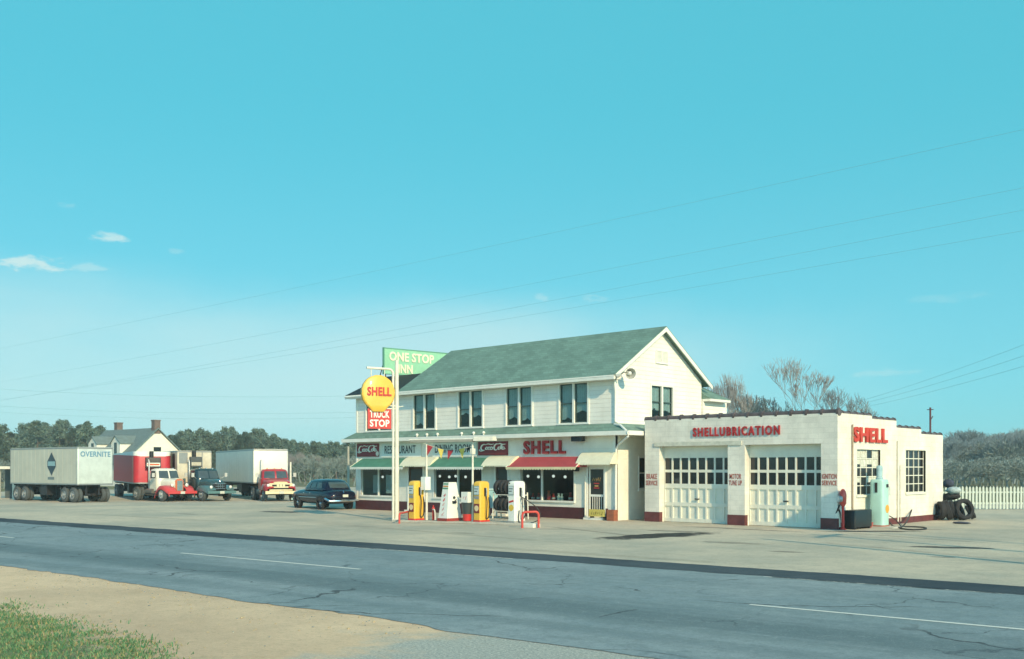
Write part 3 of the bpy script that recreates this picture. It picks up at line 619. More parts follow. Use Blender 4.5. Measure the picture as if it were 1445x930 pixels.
# doors
SCREEN = M('dark_door_glass', (.03, .035, .035), .15, var=.1)
for i, h in enumerate(gr_h[3:]):
    a, b, e, f = h; mb = MB(); t = .09
    mb.box(a - t, a, -.04, .1, .02, f + t); mb.box(b, b + t, -.04, .1, .02, f + t); mb.box(a, b, -.04, .1, f, f + t); mb.box(a - t, b + t, -.25, .1, .0, .1)
    o = mb.build('door_frame', TRIM, INN, smooth=False); d = MB(); w = .09
    y0, y1 = .04, .09
    d.box(a, a + w, y0, y1, e, f); d.box(b - w, b, y0, y1, e, f); d.box(a + w, b - w, y0, y1, f - .1, f); d.box(a + w, b - w, y0, y1, e, e + .32); d.box(a + w, b - w, y0, y1, 1.02, 1.12)
    for j in range(1, 6): x = a + w + (b - a - 2 * w) * j / 6; d.box(x - .014, x + .014, y0 + .005, y1 - .005, e + .32, 1.02)
    dd = d.build('door', TRIM if i == 2 else M('brown_door_paint', (.1, .06, .035), .5), INN, smooth=False)
    g = MB(); g.box(a + w, b - w, y0 + .02, y0 + .03, e + .3, f - .1); g.build('pane', SCREEN, dd, smooth=False)
    hd = MB(); hd.ball((b - .05, y0 - .04, 1.07), .035, 8, 6); hd.build('handle', CHROME, dd)
    if i == 2:
        scribble('lettering', M('gold_letter_paint', (.6, .36, .1), .5), dd, (a + .2, .016, 1.70), (1, 0, 0), (0, 0, 1), b - a - .4, .18, 5, 3)
        k = MB()
        for z, w2, mi in ((1.58, .3, 1), (1.47, .2, 0), (1.38, .3, 1)): k.box((a + b) / 2 - w2 / 2, (a + b) / 2 + w2 / 2, .012, .02, z, z + .05, mi)
        k.build('decal', [M('gold_letter_paint', (.6, .36, .1), .5), REDL], dd, smooth=False)
# awnings
def awning(px0, px1, y0z, y1z, proj, mat, name, valmat, curved=False, val=.13):
    x0, x1 = fx(px0, -proj), fx(px1, -proj)
    ins = .10 if not curved else .02
    n = 8 if curved else 1; prof = []
    for i in range(n + 1):
        t = i / n
        prof.append((-.02 - proj * t, y0z + (y1z - y0z) * (t if not curved else (1 - math.cos(t * math.pi / 2)) * .55 + t * t * .45)))
    mb = MB()
    top = [[(x0 + (1 - i / n) * ins, y, z) for i, (y, z) in enumerate(prof)], [(x1 - (1 - i / n) * ins, y, z) for i, (y, z) in enumerate(prof)]]
    for i in range(n): mb.poly([top[0][i], top[1][i], top[1][i + 1], top[0][i + 1]])
    for q in (0, 1):
        e = top[q]; mb.poly(list(e) + [(e[-1][0], -.02, y1z)], 0)
    o = mb.build(name, mat, INN, smooth=False)
    v = MB(); m = max(6, int((x1 - x0) / .16)); yb = -proj - .024
    for i in range(m):
        a, b = x0 + (x1 - x0) * i / m, x0 + (x1 - x0) * (i + 1) / m; pts = [(a, yb, y1z + .005), (b, yb, y1z + .005), (b, yb, y1z - val * .6), ((a + b) / 2 + .03, yb, y1z - val), ((a + b) / 2 - .03, yb, y1z - val), (a, yb, y1z - val * .6)]
        v.poly(pts)
    v.build('valance', valmat, o, smooth=False)
    if not curved:
        b = MB()
        for e in top: b = MB(); b.tube([e[0], e[-1]], .022, 6); b.build('binding', M('awning_binding_cream', (.7, .72, .55), .7), o)
    return o
WVAL = M('white_canvas', (.72, .72, .62), .8)
awning(494, 569, 2.80, 2.33, .78, GRNAWN, 'awning', WVAL); awning(601, 682, 2.80, 2.33, .78, GRNAWN, 'awning', WVAL); awning(714, 813, 2.80, 2.33, .8, REDAWN, 'awning', M('cream_fringe', (.72, .62, .38), .8))
awning(563.5, 606, 2.86, 2.40, .7, CRMAWN, 'door_hood', CRMAWN, True, .05); awning(679, 719, 2.86, 2.40, .7, CRMAWN, 'door_hood', CRMAWN, True, .05); awning(812, 861, 2.98, 2.46, .55, CRMAWN, 'door_hood', CRMAWN, True, .05)

# signs on the inn
def wall_board(name, label, cat, x0, x1, z0, z1, mat, y=-.06, th=.05, group=None):
    t = thing(name, label, cat, ((x0 + x1) / 2, y, z0), 0, group); mb = MB(); mb.box(x0, x1, y, y + th, z0, z1); f = MB(); w = .03
    mb.build('panel', mat, t, world=True, smooth=False); return t
def cursive(parent, x0, x1, z0, z1, y, mat, r=.03):
    """the flowing script of the drink sign: two swash capitals and round small letters"""
    w, h = x1 - x0, z1 - z0; q = lambda u, v: (x0 + w * (u + (v - .4) * .06), y, z0 + h * v)
    def arc(cx, cy, rx, ry, a, b, n=14): return [q(cx + rx * math.cos(math.radians(a + (b - a) * i / n)), cy + ry * math.sin(math.radians(a + (b - a) * i / n))) for i in range(n + 1)]
    mb = MB(); T = lambda p, k=1: mb.tube(p, [r * k * (.55 + .6 * math.sin(math.pi * i / max(1, len(p) - 1))) for i in range(len(p))], 6)
    T(arc(.15, .52, .10, .40, 60, 300), 1.3); T([q(.02, .28), q(.0, .12), q(.08, .02), q(.2, .1)], .9)
    T(arc(.275, .38, .04, .16, 0, 360)); T(arc(.37, .38, .045, .16, 50, 310)); T(arc(.455, .38, .042, .16, 0, 360)); T([q(.497, .54), q(.5, .24), q(.53, .26)])
    T([q(.515, .42), q(.56, .44)], 1.1)
    T(arc(.64, .55, .085, .40, 70, 300), 1.3); T([q(.67, .93), q(.76, .99), q(.86, .86), q(.97, .9)], 1.1); T([q(.2, .86), q(.3, .98), q(.42, .88), q(.52, .95)], .9)
    T(arc(.755, .38, .042, .16, 0, 360)); T(arc(.825, .58, .022, .32, -90, 270)); T(arc(.905, .38, .042, .16, 0, 360)); T([q(.947, .54), q(.95, .24), q(1.0, .3)])
    mb.build('lettering', mat, parent, world=True)
for (a, b, yt, yb, lab) in ((503.5, 534, 626, 644.5, 'dark red soda sign with white script at the left end beside RESTAURANT'), (674.5, 716, 623, 642.5, 'dark red soda sign with white script between DINING ROOM and the red SHELL letters')):
    x0, x1 = fx(a, -.06), fx(b, -.06); z1, z0 = fz((a + b) / 2, yt, -.06), fz((a + b) / 2, yb, -.06)
    t = wall_board('soda_sign', lab, 'sign', x0, x1, z0, z1, COKERED, group='soda signs on the shopfront')
    cursive(t, x0 + .13, x1 - .1, z0 + .2, z1 - .1, -.075, WHTL, .026)
    mb = MB(); mb.lathe([(.001, 0), (.13, 0), (.13, .015), (.001, .015)], (x1 - .08, -.08, z0 + .16), 16, 'y') if a < 600 else mb.box(x0 + .1, x1 - .1, -.066, -.061, z0 + .06, z0 + .12)
    mb.build('disc' if a < 600 else 'stripe', M('cream_disc_paint', (.72, .6, .5), .5) if a < 600 else M('red_stripe_paint', (.35, .03, .03), .5), t, world=True, smooth=False)
for (a, b, word, tx0, tx1, lab) in ((538.5, 594, 'RESTAURANT', 543, 586.5, 'white board lettered RESTAURANT under the pent roof'), (611, 672.5, 'DINING ROOM', 614, 664, 'white board lettered DINING ROOM under the pent roof')):
    x0, x1 = fx(a, -.05), fx(b, -.05); z0, z1 = 2.88, 3.56
    t = wall_board('shop_sign', lab, 'sign', x0, x1, z0, z1, SIGNW, y=-.05, th=.04)
    mb = MB(); mb.box(x0 - .02, x1 + .02, -.075, -.0505, z0 - .03, z0 + .05); mb.build('moulding', TRIM, t, world=True, smooth=False)
    text('lettering', word, BLK, t, (fx(tx0, -.05), -.054, z0 + .17), (1, 0, 0), (0, 0, 1), fx(tx1, -.05) - fx(tx0, -.05), .42, .01, .006, world=True)
def letters_thing(label, word, o, u, Wd, Hh, depth, bold=.035, mat=REDL, space=1.12):
    t = thing('sign_letters', label, 'sign', o); text('lettering', word, mat, t, Vector(o), u, (0, 0, 1), Wd, Hh, depth, bold, world=True, space=space); return t
xa, xb = fx(738.5, -.1), fx(797.5, -.1); zc0, zc1 = fz(768, 640.5, -.1), fz(768, 621.5, -.1)
letters_thing('bulky dark red SHELL letters over the red awning', 'SHELL', (xa, -.03, zc0), (1, 0, 0), xb - xa, zc1 - zc0, .09, .03, space=1.2)
# roof sign
p0 = at(540.5, 528, 56.9); dv = Vector((.12, .993, 0)); nrm = Vector((.993, -.12, 0))
t = thing('roof_sign', 'big pale green rooftop board reading ONE STOP INN', 'sign', (p0.x, p0.y, p0.z)); Ls = 7.2; Hs = 1.5
mb = MB(); q = lambda s, n, z: p0 + dv * s + nrm * n + UP * z
mb.loft([[q(0, 0, 0), q(0, .08, 0), q(0, .08, Hs), q(0, 0, Hs)], [q(Ls, 0, 0), q(Ls, .08, 0), q(Ls, .08, Hs), q(Ls, 0, Hs)]]); mb.build('panel', M('mint_sign_paint', (.27, .56, .36), .6, var=.1), t, world=True, smooth=False)
mb = MB(); e = .05
for (a, b, c, d) in ((0, Ls, 0, e), (0, Ls, Hs - e, Hs), (-.02, e, 0, Hs), (Ls - e, Ls, 0, Hs)): mb.loft([[q(a, -.03, c), q(a, .1, c), q(a, .1, d), q(a, -.03, d)], [q(b, -.03, c), q(b, .1, c), q(b, .1, d), q(b, -.03, d)]])
mb.build('frame', M('green_sign_frame', (.12, .33, .22), .6), t, world=True, smooth=False)
mb = MB()
for s in (.2, 1.5, 2.9, 4.3): mb.tube([q(s, -.05, 1.2), q(s, -.05, -1.0)], .035, 6)
for s in (.2, 2.9): mb.tube([q(s, -.05, 1.1), q(s, -.9, -.6)], .03, 6)
mb.build('support_post', BLACKM, t, world=True)
def dsol(px):
    """distance along the roof sign at which pixel column px meets its face"""
    lo, hi = -1., 9.
    for _ in range(40):
        m = (lo + hi) / 2; d = q(m, .08, 0) - CAM; x = CX + FPX * d.dot(RT) / d.dot(FW)
        if x < px: lo = m
        else: hi = m
    return lo
for w_, a, b, z0_, z1_ in (('ONE STOP', 549, 612, .78, 1.3), ('INN', 561.5, 582, .12, .62)):
    s0, s1 = dsol(a), dsol(b); text('lettering', w_, M('cream_letter_paint', (.8, .74, .55), .5), t, q(s0, .085, z0_), dv, UP, s1 - s0, z1_ - z0_, .03, .03, world=True)
# floodlights on the gable corner
def flood(name, label, base, head, aim, r=.2):
    t = thing(name, label, 'floodlight', base, 0, 'floodlights on the gable corner'); mb = MB(); base, head, aim = Vector(base), Vector(head), Vector(aim).normalized()
    mb.tube([base, (base + head) / 2 + Vector((0, 0, .08)), head], .025, 6); mb.build('bracket', STEEL, t, world=True)
    mb = MB(); mb.tube([head - aim * .05, head + aim * .1, head + aim * .22, head + aim * .34], [.06, .1, r * .75, r], 14, caps=False); mb.build('shade', M('floodlight_shade', (.5, .5, .45), .4, .3), t, world=True)
    mb = MB(); mb.ball(tuple(head + aim * .2), .1, 10, 8); mb.build('bulb', M('bulb_glass', (.6, .6, .55), .15), t, world=True)
flood('floodlight', 'larger pale floodlight aimed right from the upper gable corner', (.0, .35, 6.35), (.42, .35, 6.4), (.75, -.5, -.15), .24)
flood('floodlight', 'small floodlight aimed at the road beside the upper corner downspout', (-.0, .1, 6.2), (.3, -.1, 6.3), (-.1, -.9, -.3), .14)
# little lamp box and soffit box
mb = MB(); mb.box(fx(813) - .05, fx(820), -.45, -.12, 2.14, 2.36); tag(mb.build('wall_lamp', BLACKM, smooth=False), 'black lamp box at the upper left of the screen door', 'lamp')
x = fx(813, -.4); mb = MB(); mb.bbox(x - .3, x + .3, -.45, -.1, 3.47, 3.70, .05); t_ = mb.build('loudspeaker_box', BLACKM); tag(t_, 'black box hung under the pent roof right of the SHELL letters', 'loudspeaker')
mb = MB(); mb.tube([(fx(827), -.06, .02), (fx(827), -.06, 2.0)], .035, 8); tag(mb.build('wall_pipe', POLEW), 'thin pale pipe on the wall left of the screen door', 'pipe')
x = fx(862.5, -.3); mb = MB(); mb.box(x - .2, x + .18, -.36, -.06, 0, .48); tag(mb.build('brick_block', coursed('orange_brick', (.36, .12, .06), .075, brick=.22), smooth=False), 'orange brick block between the screen door and the corner', 'brick block')
t = thing('door_placard', 'yellow placard standing at the foot of the screen door', 'sign', ((fx(832) + fx(851)) / 2, -.3, .1)); mb = MB(); a, b = fx(831, -.3), fx(853.5, -.3)
mb.box(a, b, -.30, -.28, .17, .48); mb.build('panel', M('yellow_placard_paint', (.62, .5, .12), .5, var=.2), t, world=True, smooth=False)
scribble('lettering', M('olive_letter_paint', (.2, .15, .03), .6), t, (a + .1, -.303, .24), (1, 0, 0), (0, 0, 1), b - a - .2, .16, 6, 5, world=True)
mb = MB(); mb.box(a + .06, a + .1, -.3, -.05, .1, .17); mb.box(b - .1, b - .06, -.3, -.05, .1, .17); mb.build('foot', BLACKM, t, world=True, smooth=False)
# lamps glowing inside and goods in the window
GLOBE = M('lamp_globe', (1, .95, .85), .4, var=0, emit=.8)
def pend(px, i, lab):
    p = on_y(px, 672 + (i % 2), 1.0); t = thing('pendant_lamp', lab, 'lamp', (p.x, p.y, 3.9), 0, 'lit globe lamps inside the shop windows'); mb = MB(); mb.ball((p.x, p.y, p.z), .07, 10, 8); mb.build('globe', GLOBE, t, world=True)
    mb = MB(); mb.cyl((p.x, p.y, 3.9), (p.x, p.y, p.z + .08), .008, n=5); mb.build('cord', BLACKM, t, world=True)
ORD = {1: ('only',), 3: ('left', 'middle', 'right'), 4: ('leftmost', 'second', 'third', 'rightmost')}
for win, ps in (('restaurant window under the left green awning', (516, 540, 552)), ('window under the second green awning', (620.5, 634, 643, 657)), ('window under the red awning', (745, 760, 781, 797.5))):
    for i, px in enumerate(ps): pend(px, i, '%s white globe lamp hanging in the %s' % (ORD[len(ps)][i], win))
def can(px, mats, h, w, lab, grp):
    p = on_y(px, 703, .35); t = thing('oil_can', lab, 'oil can', (p.x, .35, .8), 0, grp); mb = MB(); mb.lathe([(w, 0), (w, h * .55), (w * .55, h * .68), (w * .5, h * .8), (w * .62, h * .84), (w * .62, h)], (p.x, .35, .8), 12, 'z'); mb.build('can_body', mats[0], t, world=True)
    mb = MB(); mb.lathe([(w + .004, h * .15), (w + .004, h * .4)], (p.x, .35, .8), 12, 'z', caps=False); mb.build('can_label', mats[1], t, world=True)
for px, c, w, h, lab in ((752, 'r', .08, .3, 'small red can in the shop window, leftmost of the row'), (760, 'r', .085, .32, 'red and white can in the shop window, second in the row'), (766, 'r', .085, .3, 'red and white can just left of the window bar'),
                        (774.5, 'o', .1, .44, 'tall orange red can right of the window bar'), (781, 'r', .085, .32, 'short red can beside the tall orange can'), (788.5, 'w', .09, .33, 'white can in the shop window, left of its twin'), (793, 'w', .085, .31, 'white can in the shop window, right of its twin'), (805, 'r', .09, .38, 'dark red can at the right end of the window row')):
    can(px, {'r': (REDP, WHTL), 'o': (M('orange_can', (.6, .1, .03), .4), REDP), 'w': (WHTL, M('pale_blue_label', (.3, .45, .5), .5))}[c], h, w, lab, 'cans displayed in the window under the red awning')

# ================================================================ GARAGE
GX0, GX1, GY0, GY1 = 1.2, 9.91, .5, 10.84; GZ = 4.33
GAR = thing('garage_building', 'low cream painted service garage with two overhead doors and a stepped side parapet', 'garage', (GX0, GY0, 0))
gd = []
for (a, b, yt) in ((930.5, 1027, 631), (1051, 1158.5, 627)): gd.append((fx(a, GY0), fx(b, GY0), 0, fz((a + b) / 2, yt - 1.0 + 0, GY0)))
gh = sum(h[3] for h in gd) / 2; gd = [(h[0], h[1], -.01, gh) for h in gd]
STEP = [(1183, 1230.5, 582.0), (1230.5, 1265, 591), (1265, 1300, 603.5), (1300, 1330.5, 612.5)]
steps = [(sy(a, GX1) if a > 1183 else GY0, sy(b, GX1), sz(a + 2, t, GX1)) for a, b, t in STEP]
steps[0] = (GY0, steps[0][1], GZ); GY1 = steps[-1][1]
sw = [(sy(1209, GX1), sy(1242, GX1), sz(1225, 698, GX1), sz(1225, 634.5, GX1)), (sy(1278, GX1), sy(1306, GX1), sz(1292, 694.5, GX1), sz(1292, 635.5, GX1))]
mb = MB(); panel(mb, 'y', GY0, GX0, GX1 - .25, 0, GZ, gd, .33)
zlo = steps[-1][2]; panel(mb, 'x', GX1, GY0, GY1, 0, zlo, sw, -.25)
for (a, b, z) in steps[:-1]: mb.box(GX1 - .25, GX1, a, b, zlo + .0005, z)
mb.poly([(GX0, GY0, 0), (GX0, GY1, 0), (GX0, GY1, zlo), (GX0, GY0 + 6, 4.0), (GX0, GY0, GZ)]); mb.poly([(GX0, GY1, 0), (GX1 - .25, GY1, 0), (GX1 - .25, GY1, zlo), (GX0, GY1, zlo)])
mb.build('wall', BLOCK, GAR, world=True, smooth=False, recalc=False)
mb = MB(); mb.poly([(GX0 + .01, GY0 + .2, GZ - .35), (GX1 - .2, GY0 + .2, GZ - .35), (GX1 - .2, GY1, zlo - .3), (GX0 + .01, GY1, zlo - .3)]); mb.build('roof', M('tar_roof', (.05, .05, .05), .9), GAR, world=True, smooth=False)
# lintel board over the left door, tile coping, maroon pier bases
mb = MB(); mb.box(fx(923, GY0 - .05), fx(1046, GY0 - .05), GY0 - .05, GY0 - .002, gh - .0, gh + .17); mb.build('lintel', M('weathered_lintel', (.6, .58, .48), .7, var=.25, scale=5), GAR, world=True, smooth=False)
TILE = M('terracotta_coping', (.11, .085, .085), .5, var=.45, scale=3)
mb = MB(); n = 14; L = GX1 - GX0 + .06
for i in range(n):
    a = GX0 - .03 + L * i / n; b = a + L / n; mb.tube([(a, GY0 + .12, GZ + .03), (b - .1, GY0 + .12, GZ + .03)], .125, 10); mb.tube([(b - .1, GY0 + .12, GZ + .04), (b, GY0 + .12, GZ + .045)], .15, 10)
for (a, b, z) in steps:
    m = max(2, round((b - a) / .62))
    for i in range(m):
        c = a + (b - a) * i / m + (.16 if i == 0 and a == GY0 else 0); e = a + (b - a) * (i + 1) / m; mb.tube([(GX1 - .12, c, z + .005), (GX1 - .12, e - .08, z + .005)], .10, 8); mb.tube([(GX1 - .12, e - .08, z + .012), (GX1 - .12, e, z + .012)], .125, 8)
mb.build('coping', TILE, GAR, world=True)
for q_ in [(a - .01, b + .012, GY0 - .025, GY0 + .2, 0, .42) for a, b in ((GX0, gd[0][0]), (gd[0][1], gd[1][0]), (gd[1][1], GX1 + .015))] + [(GX1 + .001, GX1 + .02, GY0 + .21, GY1 + .02, 0, .26)]:
    mb = MB(); mb.box(*q_); mb.build('base_band', M('garage_base_maroon', (.13, .035, .035), .6, var=.35, scale=3), GAR, world=True, smooth=False)
DOORP = M('garage_door_cream', (.74, .72, .6), .55, var=.08)
for (a, b, z0, z1) in gd:
    y = GY0 + .35; z0 = .02; mb = MB(); Wd = b - a; H = z1 - z0
    rows = [(.0, .235, 'p'), (.235, .47, 'p'), (.49, .665, 'w'), (.675, .86, 'w'), (.86, 1, 's')]
    mb.box(a - .1, b + .1, y + .05, y + .08, z0, z1 + .1)              # backing skin
    st = .075
    for i in range(9):
        x = a + Wd * i / 8; mb.box(max(a - .05, x - st / 2), min(b + .05, x + st / 2), y, y + .05, z0, z0 + H * .862)
    zs = [(0, .05), (.21, .26), (.445, .505), (.655, .69), (.845, .862)]
    for i in range(8):
        x0, x1 = a + Wd * i / 8 + st / 2, a + Wd * (i + 1) / 8 - st / 2
        for (e, f) in zs: mb.box(x0, x1, y + .002, y + .05, z0 + H * e, z0 + H * f)
    mb.box(a - .05, b + .05, y - .01, y + .05, z0 + H * .8625, z1 + .1)
    o = mb.build('garage_door', DOORP, GAR, world=True, smooth=False); g = MB()
    for i in range(8):
        x0, x1 = a + Wd * i / 8 + st / 2, a + Wd * (i + 1) / 8 - st / 2
        for (e, f) in ((.505, .655), (.69, .845)): g.box(x0 + .001, x1 - .001, y + .035, y + .045, z0 + H * e + .001, z0 + H * f - .001)
    g.build('pane', DGLASS, o, world=True, smooth=False)
    hb = MB(); hb.box((a + b) / 2 - .1, (a + b) / 2 + .1, y - .05, y - .02, z0 + H * .30, z0 + H * .315); hb.box((a + b) / 2 - .1, (a + b) / 2 - .07, y - .02, y + .002, z0 + H * .3, z0 + H * .315); hb.box((a + b) / 2 + .07, (a + b) / 2 + .1, y - .02, y + .002, z0 + H * .3, z0 + H * .315); hb.build('handle', BLACKM, o, world=True, smooth=False)
# steel sash side windows
for i, (a, b, e, f) in enumerate(sw):
    mb = MB(); x = GX1 - .10; nc, nr = (4, 5); bw = .035
    mb.box(GX1 - .12, GX1 + .06, a - .06, b + .06, e - .09, e - .002); mb.box(GX1 - .12, GX1 + .012, a - .07, a, e, f + .06); mb.box(GX1 - .12, GX1 + .012, b, b + .07, e, f + .06); mb.box(GX1 - .12, GX1 + .012, a, b, f, f + .06)
    for j in range(nc + 1): q_ = a + (b - a) * j / nc; mb.box(x - .02, x + .02, max(a, q_ - bw / 2), min(b, q_ + bw / 2), e, f)
    for j in range(nr + 1): q_ = e + (f - e) * j / nr; mb.box(x - .018, x + .018, a, b, max(e, q_ - bw / 2), min(f, q_ + bw / 2))
    o = mb.build('side_window', DOORP, GAR, world=True, smooth=False); g = MB(); g.box(x - .012, x - .006, a, b, e, f); g.build('pane', DGLASS, o, world=True, smooth=False)
    pp = MB(); rs = random.Random(4)
    for c in range(nc):
        for r in range(nr):
            if (i == 0 and r in (1, 3, 4) and rs.random() < .85) or (i == 0 and r == 0 and c == 3):
                y0_, y1_ = a + (b - a) * c / nc + .03, a + (b - a) * (c + 1) / nc - .03; z0_, z1_ = e + (f - e) * r / nr + .03, e + (f - e) * (r + 1) / nr - .03
                pp.box(x - .005, x - .002, y0_, y1_, z0_ + (rs.random() < .3) * .1, z1_)
    if i == 0: pp.build('pale_pane', M('pale_pane_tone', (.62, .62, .52), .7, var=.3, scale=5), o, world=True, smooth=False)  # some panes of the first window are paler than the rest
mb = MB()
y_ = sy(1201.5, GX1); mb.tube([(GX1 + .05, y_, .1), (GX1 + .05, y_, sz(1201.5, 599, GX1))], .03, 8)
mb.build('vent_pipe', M('rusty_pipe', (.4, .3, .2), .7, var=.3), GAR, world=True)
mb = MB(); y_ = sy(1265.5, GX1); mb.tube([(GX1 + .05, y_, .1), (GX1 + .05, y_, sz(1265.5, 622, GX1))], .035, 8); mb.tube([(GX1 + .06, y_ + .25, .1), (GX1 + .06, y_ + .25, 2.4)], .02, 6); mb.build('downspout', POLEW, GAR, world=True)
xa, xb = fx(978.5, GY0), fx(1101, GY0); za, zb_ = fz(1040, 615, GY0), fz(1040, 601.8, GY0)
letters_thing('dark red SHELLUBRICATION letters above the garage doors', 'SHELLUBRICATION', (xa, GY0 - .012, za), (1, 0, 0), xb - xa, zb_ - za, .05, .03, space=1.3)
ya, yb = sy(1202.5, GX1), sy(1250.5, GX1); za, zb_ = sz(1226, 624.5, GX1), sz(1226, 603.5, GX1)
letters_thing('bright red SHELL letters on the sunny side wall of the garage', 'SHELL', (GX1 + .012, ya, za), (0, 1, 0), yb - ya, zb_ - za, .07, .035, M('red_letters_sunlit_tone', (.55, .05, .03), .5, var=.15))  # brighter copy of the letter red, sunlight put into the colour
PL = M('faded_red_letter_paint', (.40, .10, .06), .6, var=.2)
for words, a, b in ((('BRAKE', 'SERVICE'), 911.5, 928), (('MOTOR', 'TUNE UP'), 1028.5, 1047), (('IGNITION', 'SERVICE'), 1160, 1181)):
    for w_, zt_, zb2 in ((words[0], 668.5, 676), (words[1], 678, 685)):
        x0, x1 = fx(a, GY0), fx(b, GY0); m = (a + b) / 2
        k = .9 if len(w_) < 6 else 1.
        text('pier_lettering', w_, PL, GAR, (x0 + (1 - k) * (x1 - x0) / 2, GY0 - .003, fz(m, zb2, GY0)), (1, 0, 0), (0, 0, 1), (x1 - x0) * k, fz(m, zt_, GY0) - fz(m, zb2, GY0), .006, .02, world=True)
mb = MB(); x = 7.2; yb_ = on_x(1312.5, 600, 6.0)
p = at(1312.8, 612, 46.5); mb.tube([(p.x, p.y, 2.6), (p.x, p.y, at(1312.8, 575, 46.5).z)], .045, 8); zt2 = at(1312.8, 578, 46.5).z
mb.tube([p + Vector((-.15, 0, zt2 - p.z)), p + Vector((.15, 0, zt2 - p.z))], .02, 6); mb.tube([(p.x, p.y, zt2 - .5), (p.x + .12, p.y, zt2 - .3)], .02, 6)
tag(mb.build('vent_stack', M('dark_red_stack', (.12, .04, .045), .6)), 'thin dark red pipe rising behind the low end of the garage parapet', 'pipe')
# ================================================================ FORECOURT
def base(px, py): return on_z(px, py, 0)
CTH = Vector((1, 0, 0))
# kerbed island
ia, ib = base(573, 736), base(735, 740.2); iu = (ib - ia).normalized(); iv = Vector((-iu.y, iu.x, 0)); IZ = .07
t = thing('pump_island', 'low pale kerbed island carrying the row of petrol pumps', 'kerb island', tuple(ia)); mb = MB(); L = (ib - ia).length
c = [ia - iu * .5 - iv * .35, ib + iu * .3 - iv * .35, ib + iu * .3 + iv * .85, ia - iu * .5 + iv * .85]
mb.loft([[p for p in c], [p + UP * (IZ - .02) for p in c], [p + ((ia + ib) / 2 - p) * .005 + UP * IZ for p in c]]); mb.build('kerb', CONC, t, world=True, smooth=False)
def island(px, off=0.):
    """point on the island under pixel column px"""
    d = ray(px, HY); n = iv; t_ = (ia + iv * (.2 + off) - CAM).dot(n) / d.dot(n); p = CAM + d * t_; return Vector((p.x, p.y, IZ))
def clam(r, n=26):
    """outline of a scallop shell standing on its foot, centred, height 2r"""
    pts = []
    for i in range(n + 1):
        a = math.radians(-52 + 284 * i / n); rr = r * (1 + .018 * (i % 2)); pts.append((rr * 1.0 * math.cos(a), r * .06 + rr * .94 * math.sin(a)))
    return pts + [(-r * .34, -r * .98), (r * .34, -r * .98)]
def decal_shell(parent, c, u, r, mat, th=.006, name='shell_emblem'):
    c, u = Vector(c), Vector(u).normalized(); n = u.cross(UP); mb = MB(); o = clam(r)
    mb.loft([[c + u * a + UP * b for a, b in o], [c + u * a + UP * b + n * th for a, b in o]]); return mb.build(name, mat, parent, smooth=False)
def hose(parent, pts, r=.022, mat=HOSE, name='hose'):
    """smooth hose through the points"""
    P = [Vector(p) for p in pts]; out = []
    for i in range(len(P) - 1):
        p0, p1, p2, p3 = P[max(0, i - 1)], P[i], P[i + 1], P[min(len(P) - 1, i + 2)]
        for k in range(6):
            t = k / 6; out.append(.5 * ((2 * p1) + (p2 - p0) * t + (2 * p0 - 5 * p1 + 4 * p2 - p3) * t * t + (3 * p1 - p0 - 3 * p2 + p3) * t ** 3))
    out.append(P[-1]); mb = MB(); mb.tube(out, r, 6); return mb.build(name, mat, parent)
